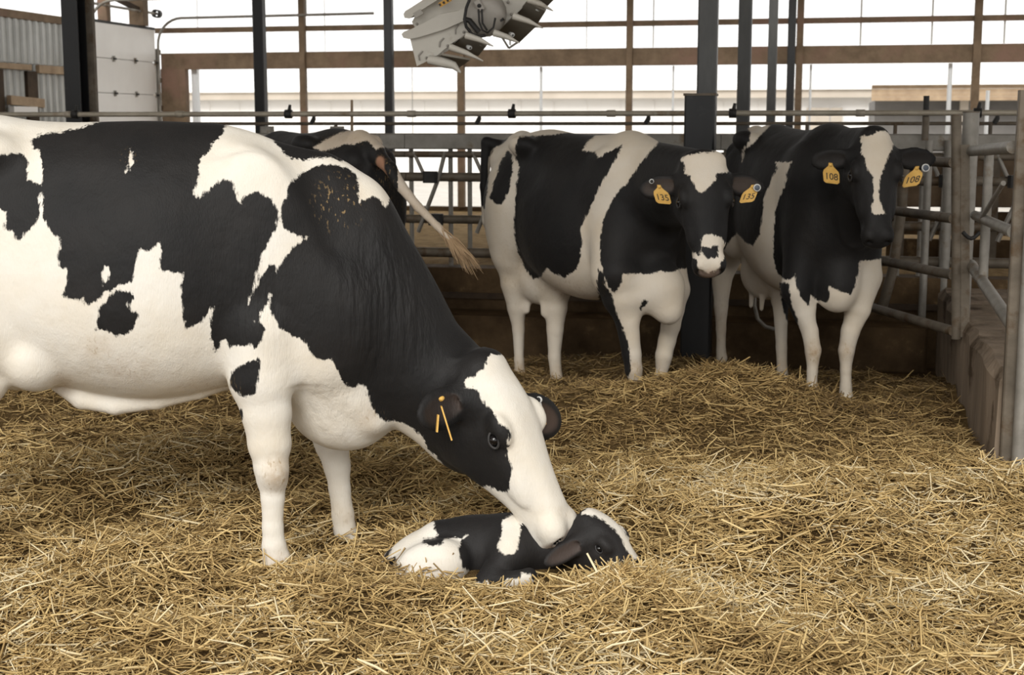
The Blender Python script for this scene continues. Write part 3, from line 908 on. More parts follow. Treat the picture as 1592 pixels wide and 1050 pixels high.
# ------------------------------------------------------------------ rails and headlocks
TR = 9.9
o = empty('rail_pipe', B(0, TR, 0), 'long beige upper pipe running right across above the cows', 'pipe')
MB().tube([B(-8.0, TR, 1.582), B(4.5, TR, 1.582)], .0185, 12).build('pipe', M['beige_pipe'], o)
for px in (119, 450, 797, 1140, 1520):
    s = s_at(px, TR)
    c = MB().lathe(B(s - .03, TR, 1.582), EX, [(0, .02), (0, .032), (.05, .032), (.05, .02)], 12).build('clamp', M['rubber'], o)
    MB().tube([B(s, TR, 1.60), B(s + .008, TR, 1.65)], [.016, .010], 8).build('clamp_bolt', M['rubber'], c)
for px in (108, 280, 640, 950, 1337):
    s = s_at(px, TR)
    MB().lathe(B(s - .03, TR, 1.582), EX, [(0, .018), (0, .024), (.06, .024), (.06, .018)], 12).build('coupling', M['beige_pipe'], o)
TR2 = 10.5
o = empty('rail_pipe', B(0, TR2, 0), 'thinner lower pipe running right across, below the beige pipe', 'pipe')
MB().tube([B(-8.5, TR2, 1.513), B(4.8, TR2, 1.513)], .013, 10).build('pipe', M['dirty_steel'], o)
for px in (488, 745, 1008, 1550):
    s = s_at(px, TR2)
    MB().tube([B(s - .02, TR2, 1.51), B(s, TR2, 1.55), B(s + .005, TR2, 1.585)], [.02, .018, .008], 8).build('clamp', M['rubber'], o)
for px in (522, 1255, 1392, 1540):
    s = s_at(px, TR2)
    MB().tube([B(s, TR2, 1.40), B(s, TR2, 1.513)], .014, 8).build('stub', M['dirty_steel'], o)
s = s_at(547, 10.3)
thing_mesh(MB().tube([B(s, 10.3, 1.44), B(s + .003, 10.3, 1.69)], [.012, .010], 8), 'stake', M['wood_pale'], 'thin upright tan stick behind the rails, above the dark far cow', 'stick', B(s, 10.3, 1.44))

TH = 10.1
GRP = 'headlock panels along the feed alley'
names = ['far left headlock panel hidden behind the mother cow', 'headlock panel behind the dark far cow', 'headlock panel between the dark far cow and heart-faced cow', 'headlock panel behind the two standing cows', 'headlock panel behind the pipe gate on the right']
proto = None
PW = 2.30
s00 = s_at(632, TH) - 2 * PW


def headlock(s0, label):
    o = empty('headlock_panel', B(s0, TH, .47), label, 'headlock', GRP)
    s1 = s0 + PW - .004
    MB().beam(B(s0, TH, 1.385), B(s1, TH, 1.385), .10, .115, UP, .008).build('top_rail', M['galvanised'], o)
    MB().tube([B(s0, TH - .02, 1.29), B(s1, TH - .02, 1.29)], .024, 10).build('lock_rail', M['dirty_steel'], o)
    MB().tube([B(s0, TH, 1.125), B(s1, TH, 1.125)], .034, 10).build('rail', M['dirty_steel'], o)
    MB().tube([B(s0, TH, .815), B(s1, TH, .815)], .032, 10).build('rail', M['dirty_steel'], o)
    MB().tube([B(s0, TH, .57), B(s1, TH, .57)], .036, 10).build('rail', M['dirty_steel'], o)
    for k in range(5):
        a = s0 + .03 + k * .445
        for da in (.0, .30):
            MB().tube([B(a + da, TH + .01, .47), B(a + da, TH + .01, 1.34)], .017, 8).build('upright', M['galvanised'], o)
        MB().tube([B(a + .27, TH - .03, 1.31), B(a + .22, TH - .03, 1.12), B(a + .06, TH - .03, .72)], .016, 8).build('yoke_bar', M['galvanised'], o)
        MB().tube([B(a + .03, TH - .03, 1.31), B(a + .10, TH - .03, 1.16)], .014, 8).build('yoke_brace', M['galvanised'], o)
        for z, da in ((1.125, .16), (.815, .20)):
            MB().box(B(a + da, TH - .045, z), .11, .05, .085, AX, .018).build('rubber_stop', M['rubber'], o)
    return o


for k, nm in enumerate(names):
    headlock(s00 + k * PW, nm)

s = s_at(1439, 9.95)
o = empty('lock_lever', B(s, 9.95, 1.40), 'upright lever with black grip behind the right cow, above the gate', 'lever')
MB().tube([B(s, 9.95, 1.40), B(s, 9.95, 1.56)], .024, 10).build('lever_arm', M['dirty_steel'], o)
MB().tube([B(s, 9.95, 1.53), B(s - .002, 9.95, 1.695)], .020, 10).build('grip', M['rubber'], o)
for px in (415, 524):
    s = s_at(px, 10.2)
    tag(MB().box(B(s, 10.2, 1.468), .10, .06, .05, AX, .012).build('clip_plate', M['galvanised'], None, B(s, 10.2, 1.443)),
        'small grey bracket on the top rail, %s of the thin tan stick' % ('far left' if px < 450 else 'just left'), 'bracket')

# ------------------------------------------------------------------ right: concrete kerb, pipe gate and posts
ks0 = .755
mb = MB()
K = 22
prof = [(0.0, -.12), (.0, .40), (.035, .45), (.62, .45), (.66, -.12)]
kv, kf = [], []
t_a, t_b = 6.35, 9.62
for i in range(K + 1):
    t = t_a + (t_b - t_a) * i / K
    for j, (a, z) in enumerate(prof):
        w = 0 if z < 0 else 1
        kv.append(B(ks0 + a + w * .012 * math.sin(t * 9 + j), t + (0 if i else .0), z + w * .008 * math.sin(t * 13 + 2 * j)))
for i in range(K):
    for j in range(4):
        a = i * 5 + j
        kf.append((a, a + 5, a + 6, a + 1))
kf += [(0, 1, 2, 3, 4), tuple(K * 5 + j for j in (4, 3, 2, 1, 0))]
mb.add(kv, kf)
tag(mb.build('concrete_kerb', M['concrete'], None, B(1.05, 8, 0)), 'worn low concrete kerb running back along the right edge', 'kerb', None, 'thing')

gA, gZ = (2.385, 7.6), .50
o = empty('pipe_gate', (gA[0], gA[1], .45), 'grey pipe gate running back beside the right cow, with level rails', 'gate')
rails = [((1482, 515, 7.6), (1300, 462, 9.3)), ((1482, 428, 7.6), (1300, 391, 9.3)), ((1482, 340, 7.6), (1310, 317, 9.3)), ((1482, 253, 7.6), (1310, 243, 9.3))]
for a, b in rails:
    MB().tube([at(*a), at(*b)], .0275, 12).build('gate_rail', M['dirty_steel'], o)
MB().tube([at(1487, 527, 7.6), at(1487, 178, 7.6)], .0275, 12).build('gate_stile', M['dirty_steel'], o)
MB().tube([at(1300, 470, 9.3), at(1300, 235, 9.3)], .0275, 12).build('gate_stile', M['dirty_steel'], o)
a, b = at(1500, 524, 7.58), at(1500, 225, 7.58)
MB().beam(a, b, .050, .02, EN, .004).build('latch_strip', M['dirty_steel'], o)
ch = [at(1497 + 26 * u, 361 + 10 * math.sin(u * math.pi), 7.5) for u in np.linspace(0, 1, 7)]
MB().tube(ch, .011, 8).build('chain', M['rubber'], o)

o = empty('gate_post', at(1496, 470, 7.75), 'wide round grey post at the gate end, beside the right cow', 'post')
a = at(1496, 470, 7.80)
MB().tube([Vector((a.x, a.y, .44)), Vector((a.x, a.y, 1.57))], .044, 14).build('post', M['galvanised'], o)
MB().tube([Vector((a.x, a.y, 1.568)), Vector((a.x, a.y, 1.575))], .046, 14).build('post_cap', M['dirty_steel'], o)

o = empty('side_rail', B(.9, 7.2, .45), 'sloping pipe rails between the gate post and the tall corner post', 'rail')
for a, b, r in (((1510, 412, 7.62), (1575, 508, 6.12), .030), ((1516, 335, 7.62), (1575, 361, 6.12), .026), ((1509, 235, 7.62), (1575, 229, 6.12), .028)):
    MB().tube([at(*a), at(*b)], r, 12).build('rail', M['galvanised'], o)
a = at(1528, 435, 7.2)
MB().tube([Vector((a.x, a.y, .72)), Vector((a.x, a.y, 1.40))], .024, 12).build('upright', M['galvanised'], o)
MB().tube([at(1527, 338, 7.15), at(1560, 285, 6.4)], .012, 8).build('brace', M['galvanised'], o)

o = empty('corner_post', at(1570, 690, 5.9), 'tall square worn post with round pipe at the right edge', 'post')
a = at(1570, 600, 6.0)
zt_ = at(1570, 140, 5.98).z
MB().beam(Vector((a.x, a.y, -.1)), Vector((a.x, a.y, zt_)), .055, .055, EN, .006).build('square_post', M['dirty_steel'], o)
a2 = at(1590, 600, 5.93)
MB().tube([Vector((a2.x, a2.y, -.1)), Vector((a2.x, a2.y, zt_ - .32)), Vector((a2.x, a2.y, zt_ - .30))], [.030, .030, .022], 14).build('round_post', M['galvanised'], o)
MB().box(Vector((a.x + .10, a.y + .05, zt_ - .14)), .16, .03, .30, AX, .004).build('backing_board', M['wood_brown'], o)
for z in (.30, .62, 1.02, 1.30):
    MB().tube([Vector((a2.x, a2.y, z)), Vector((a2.x + .35, a2.y - .12, z - .02))], .024, 10).build('side_pipe', M['dirty_steel'], o)

o = empty('plank_barrier', B(2.6, 12.8, .3), 'brown board barrier across the alley, seen through the gate', 'barrier')
q0, q1 = s_at(1385, 12.8), s_at(1600, 12.8)
for k, z in enumerate((.42, .66, .90, 1.16)):
    MB().beam(B(q0, 12.8, z), B(q1 + .6, 12.8, z + .005 * k), .04, .205, UP, .005).build('board', M['muck'] if k < 2 else M['wood_brown'], o)
for k in range(5):
    s = q0 + .1 + k * (q1 - q0 + .4) / 4
    MB().beam(B(s, 12.76, .3), B(s, 12.76, 1.36), .09, .05, EN).build('post', M['dirty_steel'], o)

# uprights and a hose seen between the gate rails
for px, Y_, lb in ((1432, 9.5, 'thin galvanised upright pipe behind the gate, nearer the right cow'), (1463, 9.6, 'thicker galvanised upright pipe behind the gate, nearer the gate post')):
    a = at(px, 520, Y_)
    thing_mesh(MB().tube([Vector((a.x, a.y, -.1)), Vector((a.x, a.y, 1.40))], .026 if px < 1450 else .036, 12), 'upright_pipe', M['galvanised'], lb, 'pipe', Vector((a.x, a.y, 0)))
thing_mesh(MB().tube([at(1372, 478, 9.45), at(1388, 420, 9.4), at(1402, 320, 9.35), at(1406, 250, 9.3)], .034, 12), 'slanted_pipe', M['dirty_steel'], 'slanting grey pipe seen through the gate beside the right cow', 'pipe', at(1372, 478, 9.4))
thing_mesh(MB().tube([at(1174, 440, 8.95), at(1173, 475, 8.95), at(1178, 496, 8.95), at(1190, 508, 8.95), at(1204, 512, 8.95)], .012, 8), 'hose', M['galvanised'], 'bent grey hose hanging between the hind legs of right cow', 'hose', at(1174, 440, 8.95))

# ------------------------------------------------------------------ outdoors, seen through the open side
bd = empty('building', B(0, 42, 0), 'long white farm building beyond the open barn side', 'building')
bbox(MB(), -30, 6.5, 42, 50, -.2, 2.30).build('wall', M['white_siding'], bd)
for k in range(36):
    bbox(MB(), -30 + k, -29.96 + k, 41.96, 42.0, -.2, 2.2).build('batten', M['white_siding'], bd)
bbox(MB(), -30.4, 6.9, 41.5, 41.7, 2.28, 2.52).build('fascia', M['beige_trim'], bd)
mb = MB(); mb.hexa([B(-30.5, 41.4, 2.5), B(7, 41.4, 2.5), B(7, 46, 2.9), B(-30.5, 46, 2.9), B(-30.5, 41.4, 2.56), B(7, 41.4, 2.56), B(7, 46, 2.96), B(-30.5, 46, 2.96)]).build('roof', M['white_siding'], bd)
for px in (1262, 1280, 1300):
    s = s_at(px, 41.9)
    bbox(MB(), s - .16, s + .16, 41.88, 41.96, 1.3, 2.0).build('window', M['beige_trim'], bd)
sh = empty('shed', B(8.5, 32, 0), 'low shed with tan wooden eave outside at the right', 'building')
s0 = s_at(1360, 32)
bbox(MB(), s0, s0 + 9, 32.4, 37, -.2, 2.05).build('wall', M['grey_siding'], sh)
for k in range(4):
    bbox(MB(), s0 - .1, s0 + 9, 31.7 + .02 * k, 31.75 + .02 * k, 2.02 + .085 * k, 2.10 + .085 * k).build('eave_board', M['wood_pale'], sh)
mb = MB(); mb.hexa([B(s0 - .2, 31.6, 2.36), B(s0 + 9, 31.6, 2.36), B(s0 + 9, 36, 3.0), B(s0 - .2, 36, 3.0), B(s0 - .2, 31.6, 2.42), B(s0 + 9, 31.6, 2.42), B(s0 + 9, 36, 3.06), B(s0 - .2, 36, 3.06)]).build('roof', M['white_siding'], sh)
bbox(MB(), s_at(1493, 32) , s_at(1506, 32), 32.2, 32.4, -.1, 2.05).build('door_post', M['beige_trim'], sh)

# ------------------------------------------------------------------ straw bedding
def fbm(x, y):
    return 1.35 * (.020 * np.sin(2.1 * x + 1.3 * np.sin(1.7 * y + .4)) + .016 * np.sin(3.3 * y + 2.0 * np.sin(1.1 * x) + 1) + .012 * np.sin(6.1 * x - 3.7 * y + 2)
            + .009 * np.sin(9.3 * y + 4.1 * x) + .007 * np.sin(15.1 * x + 6 * np.sin(3.1 * y)) + .006 * np.sin(17.7 * y + 5 * np.sin(4.3 * x)))


HEAPS = [(.98, 7.15, .62, .36, .155), (1.45, 7.2, .5, .4, .07), (.42, 4.30, .15, .12, .085), (.22, 4.26, .2, .10, .03), (-.14, 4.52, .44, .15, -.065), (1.9, 6.3, .5, .5, .05), (-.6, 5.35, .45, .25, .06), (-1.5, 5.9, .8, .5, .05), (1.2, 5.2, .7, .5, .05), (2.0, 5.7, .3, .3, .06),
         (1.5, 4.2, .5, .4, .03), (-1.0, 3.9, .5, .3, .03)]


def straw_h(x, y):
    h = fbm(x, y)
    for cx, cy, rx, ry, a in HEAPS:
        h = h + a * np.exp(-(((x - cx) / rx) ** 2 + ((y - cy) / ry) ** 2))
    t = x * sps + y * cps
    h = h - .10 * np.clip((t - 8.55) / .7, 0, 1) ** 2
    # the calf's hollow
    h = h * (1 - .8 * np.exp(-((((x + .06) / .34) ** 2 + ((y - 4.74) / .14) ** 2) ** 2)))
    return h


def straw_ok(x, y):
    s, t = x * cps - y * sps, x * sps + y * cps
    ok = (t < 9.28 + .12 * np.sin(3.1 * s) + .06 * np.sin(9 * s)) & ((s < .72) | (t < 6.35) | (s > 1.42))
    return ok


gx, gy = np.linspace(-5.2, 4.2, 236), np.linspace(2.6, 9.7, 200)
GX, GY = np.meshgrid(gx, gy)
GZ = straw_h(GX, GY)
s_, t_ = GX * cps - GY * sps, GX * sps + GY * cps
GZ = np.where(t_ > 9.45, -.14, GZ)
vv = np.stack([GX, GY, GZ], -1).reshape(-1, 3)
ii = np.arange(len(vv)).reshape(GX.shape)
qq = np.stack([ii[:-1, :-1], ii[:-1, 1:], ii[1:, 1:], ii[1:, :-1]], -1).reshape(-1, 4)
me = bpy.data.meshes.new('straw_bed')
me.from_pydata(vv.tolist(), [], qq.tolist())
me.polygons.foreach_set('use_smooth', np.ones(len(qq), bool))
M['straw_base'] = mat_worn('straw_base', (0.075, 0.047, 0.019), (0.20, 0.130, 0.056), 0.95, 0, 30.0, 0.9, (1, 1, 1), ((0.045, 0.027, 0.011), 2.2, 0.54), spec=.05)
bed = tag(link('straw_bed', me, M['straw_base'], None, (0, 6, 0)), 'thick golden straw bedding covering the pen floor', 'straw', None, 'stuff')


def straw_material():
    m, nt, b = nodes('straw')
    L = nt.links.new
    a = N(nt, 'ShaderNodeAttribute', attribute_name='tone')
    rp = ramp(nt, [(0.0, (0.13, 0.080, 0.030)), (.30, (0.32, 0.208, 0.080)), (.62, (0.57, 0.40, 0.168)), (.86, (0.71, 0.53, 0.245)), (1.0, (0.80, 0.68, 0.44))])
    tc = N(nt, 'ShaderNodeTexCoord')
    n = N(nt, 'ShaderNodeTexNoise', Scale=1.6, Detail=4.0); L(tc.outputs['Object'], n.inputs['Vector'])
    s = N(nt, 'ShaderNodeMath', operation='MULTIPLY_ADD'); s.inputs[1].default_value = 1.2; s.inputs[2].default_value = -.63; L(n.outputs['Fac'], s.inputs[0])
    ad = N(nt, 'ShaderNodeMath', operation='ADD', use_clamp=True); L(a.outputs['Fac'], ad.inputs[0]); L(s.outputs[0], ad.inputs[1])
    L(ad.outputs[0], rp.inputs['Fac']); L(rp.outputs['Color'], b.inputs['Base Color'])
    b.inputs['Roughness'].default_value = .55
    b.inputs['Specular IOR Level'].default_value = .35
    return m


def straws(n, ylo, yhi, lmin, lmax, wid, zlo, zhi, tilt, tone, seed, p=1.0, clump=None):
    g = np.random.default_rng(seed)
    k = int(n * 1.5)
    y = ylo + (yhi - ylo) * g.random(k) ** p
    half = .395 * y + .28
    x = (g.random(k) * 2 - 1) * half
    if clump is not None:
        cx, cy, rx, ry = clump
        x = cx + rx * g.normal(size=k) * .6; y = cy + ry * g.normal(size=k) * .6
    ok = straw_ok(x, y) & ~((((x + .04) / .40) ** 2 + ((y - 4.76) / .15) ** 2) < 1)
    x, y = x[ok][:n], y[ok][:n]
    n = len(x)
    L = lmin + (lmax - lmin) * g.random(n) ** 1.6
    az = g.random(n) * 2 * np.pi
    el = g.normal(size=n) * tilt
    d = np.stack([np.cos(az) * np.cos(el), np.sin(az) * np.cos(el), np.sin(el)], 1)
    az2, el2 = az + g.normal(size=n) * .25, el * .6 + g.normal(size=n) * .16
    d2 = np.stack([np.cos(az2) * np.cos(el2), np.sin(az2) * np.cos(el2), np.sin(el2)], 1)
    z = straw_h(x, y) + zlo + (zhi - zlo) * g.random(n)
    mid = np.stack([x, y, z], 1)
    p0, p1, p2 = mid - d * (L / 2)[:, None], mid, mid + d2 * (L / 2)[:, None]
    up = np.array([0, 0, 1.0])
    sx = np.cross(d, up); sx /= np.linalg.norm(sx, axis=1)[:, None] + 1e-6
    uy = np.cross(sx, d)
    w = wid * (.6 + .8 * g.random(n))
    rot = g.random(n) * 2 * np.pi
    V = np.empty((n, 9, 3))
    for i, (pp, kk) in enumerate(((p0, .8), (p1, 1.0), (p2, .7))):
        for j in range(3):
            a = rot + j * 2 * np.pi / 3
            V[:, i * 3 + j] = pp + (sx * np.cos(a)[:, None] + uy * np.sin(a)[:, None]) * (w * .5 * kk)[:, None]
    q = []
    for i in range(2):
        for j in range(3):
            q.append((i * 3 + j, i * 3 + (j + 1) % 3, (i + 1) * 3 + (j + 1) % 3, (i + 1) * 3 + j))
    Q = (np.arange(n)[:, None, None] * 9 + np.array(q)[None]).reshape(-1, 4)
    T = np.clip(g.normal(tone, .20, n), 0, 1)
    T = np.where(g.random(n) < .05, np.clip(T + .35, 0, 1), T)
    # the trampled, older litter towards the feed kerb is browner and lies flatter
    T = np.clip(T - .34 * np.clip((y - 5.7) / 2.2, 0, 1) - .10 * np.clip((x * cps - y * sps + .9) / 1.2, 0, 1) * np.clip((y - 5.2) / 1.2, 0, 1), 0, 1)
    return V.reshape(-1, 3), Q, np.repeat(T, 9)


def join_straw(name, packs, label):
    off, Vs, Qs, Ts = 0, [], [], []
    for V, Q, T in packs:
        Vs.append(V); Qs.append(Q + off); Ts.append(T); off += len(V)
    V, Q, T = np.concatenate(Vs), np.concatenate(Qs), np.concatenate(Ts)
    me = bpy.data.meshes.new(name)
    me.vertices.add(len(V)); me.vertices.foreach_set('co', V.astype(np.float32).ravel())
    me.loops.add(Q.size); me.loops.foreach_set('vertex_index', Q.astype(np.int32).ravel())
    me.polygons.add(len(Q)); me.polygons.foreach_set('loop_start', np.arange(0, Q.size, 4, dtype=np.int32))
    me.polygons.foreach_set('loop_total', np.full(len(Q), 4, np.int32))
    me.update(calc_edges=True)
    me.polygons.foreach_set('use_smooth', np.ones(len(Q), bool))
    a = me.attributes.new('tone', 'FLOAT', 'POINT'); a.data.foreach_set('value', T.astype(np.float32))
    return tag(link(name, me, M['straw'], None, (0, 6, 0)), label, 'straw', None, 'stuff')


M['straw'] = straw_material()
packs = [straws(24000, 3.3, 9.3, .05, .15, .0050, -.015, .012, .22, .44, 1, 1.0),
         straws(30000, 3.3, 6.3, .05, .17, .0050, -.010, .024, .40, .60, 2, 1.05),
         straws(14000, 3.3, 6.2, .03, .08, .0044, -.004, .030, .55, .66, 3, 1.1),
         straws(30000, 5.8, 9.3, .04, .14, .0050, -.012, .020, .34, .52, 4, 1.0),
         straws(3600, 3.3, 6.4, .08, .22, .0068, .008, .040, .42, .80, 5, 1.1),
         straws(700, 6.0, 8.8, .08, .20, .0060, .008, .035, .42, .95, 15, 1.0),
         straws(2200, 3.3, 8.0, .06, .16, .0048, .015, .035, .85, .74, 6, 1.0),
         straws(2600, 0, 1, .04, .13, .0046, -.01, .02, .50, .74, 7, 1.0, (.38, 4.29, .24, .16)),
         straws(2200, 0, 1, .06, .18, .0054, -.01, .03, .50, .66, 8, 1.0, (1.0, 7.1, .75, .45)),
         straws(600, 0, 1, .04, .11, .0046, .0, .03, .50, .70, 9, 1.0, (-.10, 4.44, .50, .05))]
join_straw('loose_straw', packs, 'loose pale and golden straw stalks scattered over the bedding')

# ------------------------------------------------------------------ the mother cow, side on in front
def build_mother():
    Y0 = 4.92
    stp = [(-190, 300, 400, .06), (-170, 245, 430, .12), (-125, 203, 480, .21), (-65, 184, 540, .26), (0, 178, 575, .285), (60, 187, 592, .31), (120, 190, 604, .335),
           (180, 189, 615, .35), (240, 188, 620, .355), (300, 190, 615, .34), (350, 193, 606, .305), (400, 206, 605, .265), (440, 221, 625, .235),
           (480, 231, 655, .215), (520, 240, 672, .205), (560, 264, 672, .195), (600, 296, 662, .18), (640, 370, 682, .165), (680, 442, 716, .145), (715, 510, 735, .125), (745, 556, 735, .10)]
    st = []
    for x, t, b, w in stp:
        pt, pb = at(x, t, Y0), at(x, b, Y0)
        st.append(((pt.x + pb.x) / 2, pt.z, pb.z, w))
    I3 = np.eye(3)
    prims = [('+', Xf(Loft(st, 2.1, .42, 2.0), (0, Y0, 0), I3), .03, 'body')]

    def E(px, py, Y, r, rot=0.0):
        c, s = math.cos(rot), math.sin(rot)
        return Ell(at(px, py, Y), r, [(c, 0, s), (0, 1, 0), (-s, 0, c)])
    N_, Fr = Y0 - .19, Y0 + .19
    prims += [('+', E(-40, 235, Y0 - .2, (.12, .06, .05)), .08, 'body'),                  # hip bone
              ('+', E(-80, 420, N_, (.21, .12, .32)), .09, 'body'), ('+', E(-80, 420, Fr, (.21, .12, .32)), .09, 'body'),
              ('-', E(95, 265, Y0 - .40, (.17, .09, .10), -.15), .10, 'body'),            # hollow of the flank
              ('+', E(415, 400, N_ + .01, (.15, .06, .34), .12), .10, 'body'), ('+', E(415, 400, Fr, (.15, .06, .34), .12), .10, 'body'),   # shoulder blades
              ('+', E(500, 500, N_ + .02, (.16, .075, .20)), .09, 'body'),                # point of the shoulder
              ('+', E(525, 645, Y0, (.17, .10, .12), -.25), .06, 'body'),                 # brisket
              ('+', E(578, 640, Y0 - .02, (.07, .045, .085), -.5), .04, 'body'),          # dewlap
              ('+', E(56, 557, Y0 - .165, (.110, .12, .115)), .03, 'body'), ('+', E(30, 560, Y0 + .11, (.11, .12, .11)), .04, 'body'),   # udder
              ('+', Chain([tuple(at(88, 600, Y0 - .09)), tuple(at(128, 620, Y0 - .09)), tuple(at(180, 630, Y0 - .09)), tuple(at(245, 622, Y0 - .09)), tuple(at(310, 607, Y0 - .09)), tuple(at(370, 588, Y0 - .09))],
                          [.022, .036, .034, .032, .030, .026]), .012, 'body')]            # fold under the belly
    # near and far forelegs, read off the photograph's outline
    yax = (0, 1, 0)
    prims += [('+', pxchain(Y0 - .22, [(402, 520, 50), (405, 590, 50), (414, 640, 39.5), (419, 690, 34), (421, 725, 27), (423, 745, 24), (424, 775, 18.5), (424, 820, 16.5), (426, 850, 19), (431, 872, 22), (434, 905, 26)], .8, yax), .05, 'leg'),
              ('+', E(424, 735, Y0 - .245, (.045, .04, .05)), .03, 'leg'),
              ('+', pxchain(Y0 + .20, [(470, 560, 44), (500, 640, 34), (516, 690, 27), (524, 725, 21), (528, 760, 17), (533, 800, 17.5), (538, 840, 20), (541, 862, 22)], .85, yax), .05, 'leg'),
              ('+', pxchain(Y0 - .20, [(-65, 430, 85), (-36, 520, 75), (-32, 590, 44), (-70, 660, 32), (-95, 700, 27), (-95, 780, 19), (-88, 850, 19), (-78, 885, 25)], .75, yax), .05, 'leg'),
              ('+', pxchain(Y0 + .20, [(-90, 430, 80), (-90, 520, 70), (-75, 590, 44), (-120, 660, 30), (-140, 690, 25), (-140, 760, 18), (-132, 820, 18), (-124, 850, 24)], .75, yax), .05, 'leg'),
              ('+', Chain([tuple(at(-165, 250, Y0)), tuple(at(-196, 300, Y0)), tuple(at(-205, 420, Y0)), tuple(at(-200, 600, Y0)), tuple(at(-196, 700, Y0))], [.05, .035, .026, .03, .012]), .03, 'body')]
    # head: turned a little towards the camera
    hd = Head(at(762, 556, 4.78), (.445, -.20, -.87), (.72, -.56, .42), 1.13, .84)
    prims += hd.prims()
    e1, cup1 = hd.ear(1, (.50, .86, -.10), (.30, -.35, .85), .235, .074, (.165, .118, -.085))       # far ear
    e2, cup2 = hd.ear(-1, (.02, .93, -.22), (.22, .15, .95), .180, .064, (.075, .112, -.09))     # near ear, hanging back
    prims += e1 + e2
    prims += [('+', Chain([hd.p(.06, 0, -.12), tuple(at(690, 590, Y0 - .01))], [.125, .16]), .06, 'body')]
    prims += [('+', Chain([tuple(at(x, y, Y0 - .085)) for x, y in ((470, 585), (520, 597), (560, 622), (584, 655))], [.02, .03, .032, .03]), .06, 'body')]
    c1 = lambda p: crop(0, 160, 2.1, p)
    A = c1([(100, 110), (130, 105), (180, 98), (250, 85), (330, 60), (440, 40), (560, 30), (640, 30), (720, 45), (738, 72), (730, 95), (700, 130), (680, 155), (655, 180), (648, 205), (650, 240), (635, 275), (630, 300), (655, 310), (690, 280),
            (705, 262), (730, 248), (760, 262), (770, 290), (772, 325), (785, 330), (800, 305), (830, 287), (850, 290), (865, 305), (885, 310), (900, 335), (910, 350), (905, 400), (880, 450), (860, 490), (840, 560), (815, 635),
            (806, 672), (830, 720), (850, 715), (865, 740), (850, 790), (835, 805), (815, 790), (790, 795), (770, 790), (750, 800), (740, 770), (725, 770), (715, 800), (700, 810), (688, 770), (690, 720), (695, 665), (680, 690),
            (650, 715), (605, 740), (595, 690), (592, 640), (590, 600), (605, 550), (570, 555), (540, 550), (517, 545), (520, 500), (520, 460), (505, 478), (480, 485), (460, 480), (450, 510), (440, 550), (430, 580), (400, 595),
            (375, 605), (360, 620), (345, 615), (325, 640), (300, 655), (278, 660), (275, 630), (250, 640), (225, 638), (208, 630), (215, 590), (220, 545), (195, 535), (187, 510), (200, 470), (198, 435), (170, 425), (150, 400),
            (140, 360), (140, 300), (138, 240), (135, 190), (130, 160), (105, 140)])
    Bp = c1([(-200, 175), (20, 165), (50, 163), (75, 175), (88, 195), (90, 230), (85, 250), (110, 255), (130, 270), (130, 330), (125, 385), (105, 415), (60, 448), (40, 440), (35, 420), (12, 410), (18, 385), (22, 355), (0, 345), (-200, 360)])
    Cp = c1([(350, 640), (370, 612), (400, 608), (437, 615), (440, 640), (418, 660), (430, 680), (455, 685), (440, 720), (430, 745), (405, 762), (370, 758), (345, 745), (312, 742), (320, 710), (325, 670)])
    D = c1([(915, 390), (918, 350), (925, 320), (945, 270), (985, 230), (1040, 207), (1085, 203), (1130, 213), (1158, 235), (1170, 270), (1175, 325), (1195, 312), (1220, 307), (1245, 320), (1258, 348), (1275, 305), (1300, 270), (1480, 480),
            (1640, 830), (1640, 1400), (1480, 1225), (1445, 1195), (1428, 1160), (1400, 1130), (1385, 1100), (1350, 1065), (1300, 1042), (1255, 1040), (1215, 1000), (1200, 960), (1190, 920), (1150, 930), (1120, 915), (1105, 880), (1090, 840), (1050, 835),
            (1025, 830), (1010, 800), (990, 775), (960, 765), (930, 745), (910, 735), (890, 700), (880, 670), (885, 630), (890, 590), (900, 560), (910, 540), (930, 505), (960, 470), (1000, 445), (1010, 435), (985, 440), (960, 425), (940, 415)])
    Fp = c1([(882, 528), (900, 530), (905, 555), (890, 600), (870, 650), (850, 690), (840, 718), (815, 705), (806, 680), (818, 645), (848, 580), (867, 545)])
    G = c1([(755, 880), (775, 865), (800, 855), (830, 840), (850, 835), (850, 870), (845, 910), (835, 950), (800, 958), (775, 945), (755, 930), (748, 905)])
    Hs = c1([(770, 1000), (790, 1005), (792, 1035), (770, 1030)])
    Is = c1([(890, 120), (930, 110), (1000, 120), (1080, 135), (1130, 165), (1140, 190), (1090, 185), (1040, 180), (990, 185), (950, 180), (925, 160)])
    W1 = c1([(425, 150), (432, 160), (436, 200), (420, 222), (408, 225), (420, 200)])
    W2 = c1([(340, 530), (358, 535), (352, 575), (338, 600), (335, 570)])
    face = [(745, 530), (800, 530), (783, 551), (765, 555), (757, 560), (752, 575.5), (736.6, 585), (724.6, 590), (722, 595), (723, 604), (731.5, 604), (738, 604), (745, 612), (750, 621), (755.5, 629.5), (764, 640), (771, 650), (776, 658), (784.6, 664),
            (791.5, 669), (793.6, 676), (793, 681), (790, 686), (789.6, 694), (791.5, 713), (797, 728), (795, 747), (788, 764), (776, 764), (757, 757), (738, 757), (723, 751), (708, 749), (696, 740), (687, 722), (676, 708), (660, 690), (620, 640), (640, 540)]
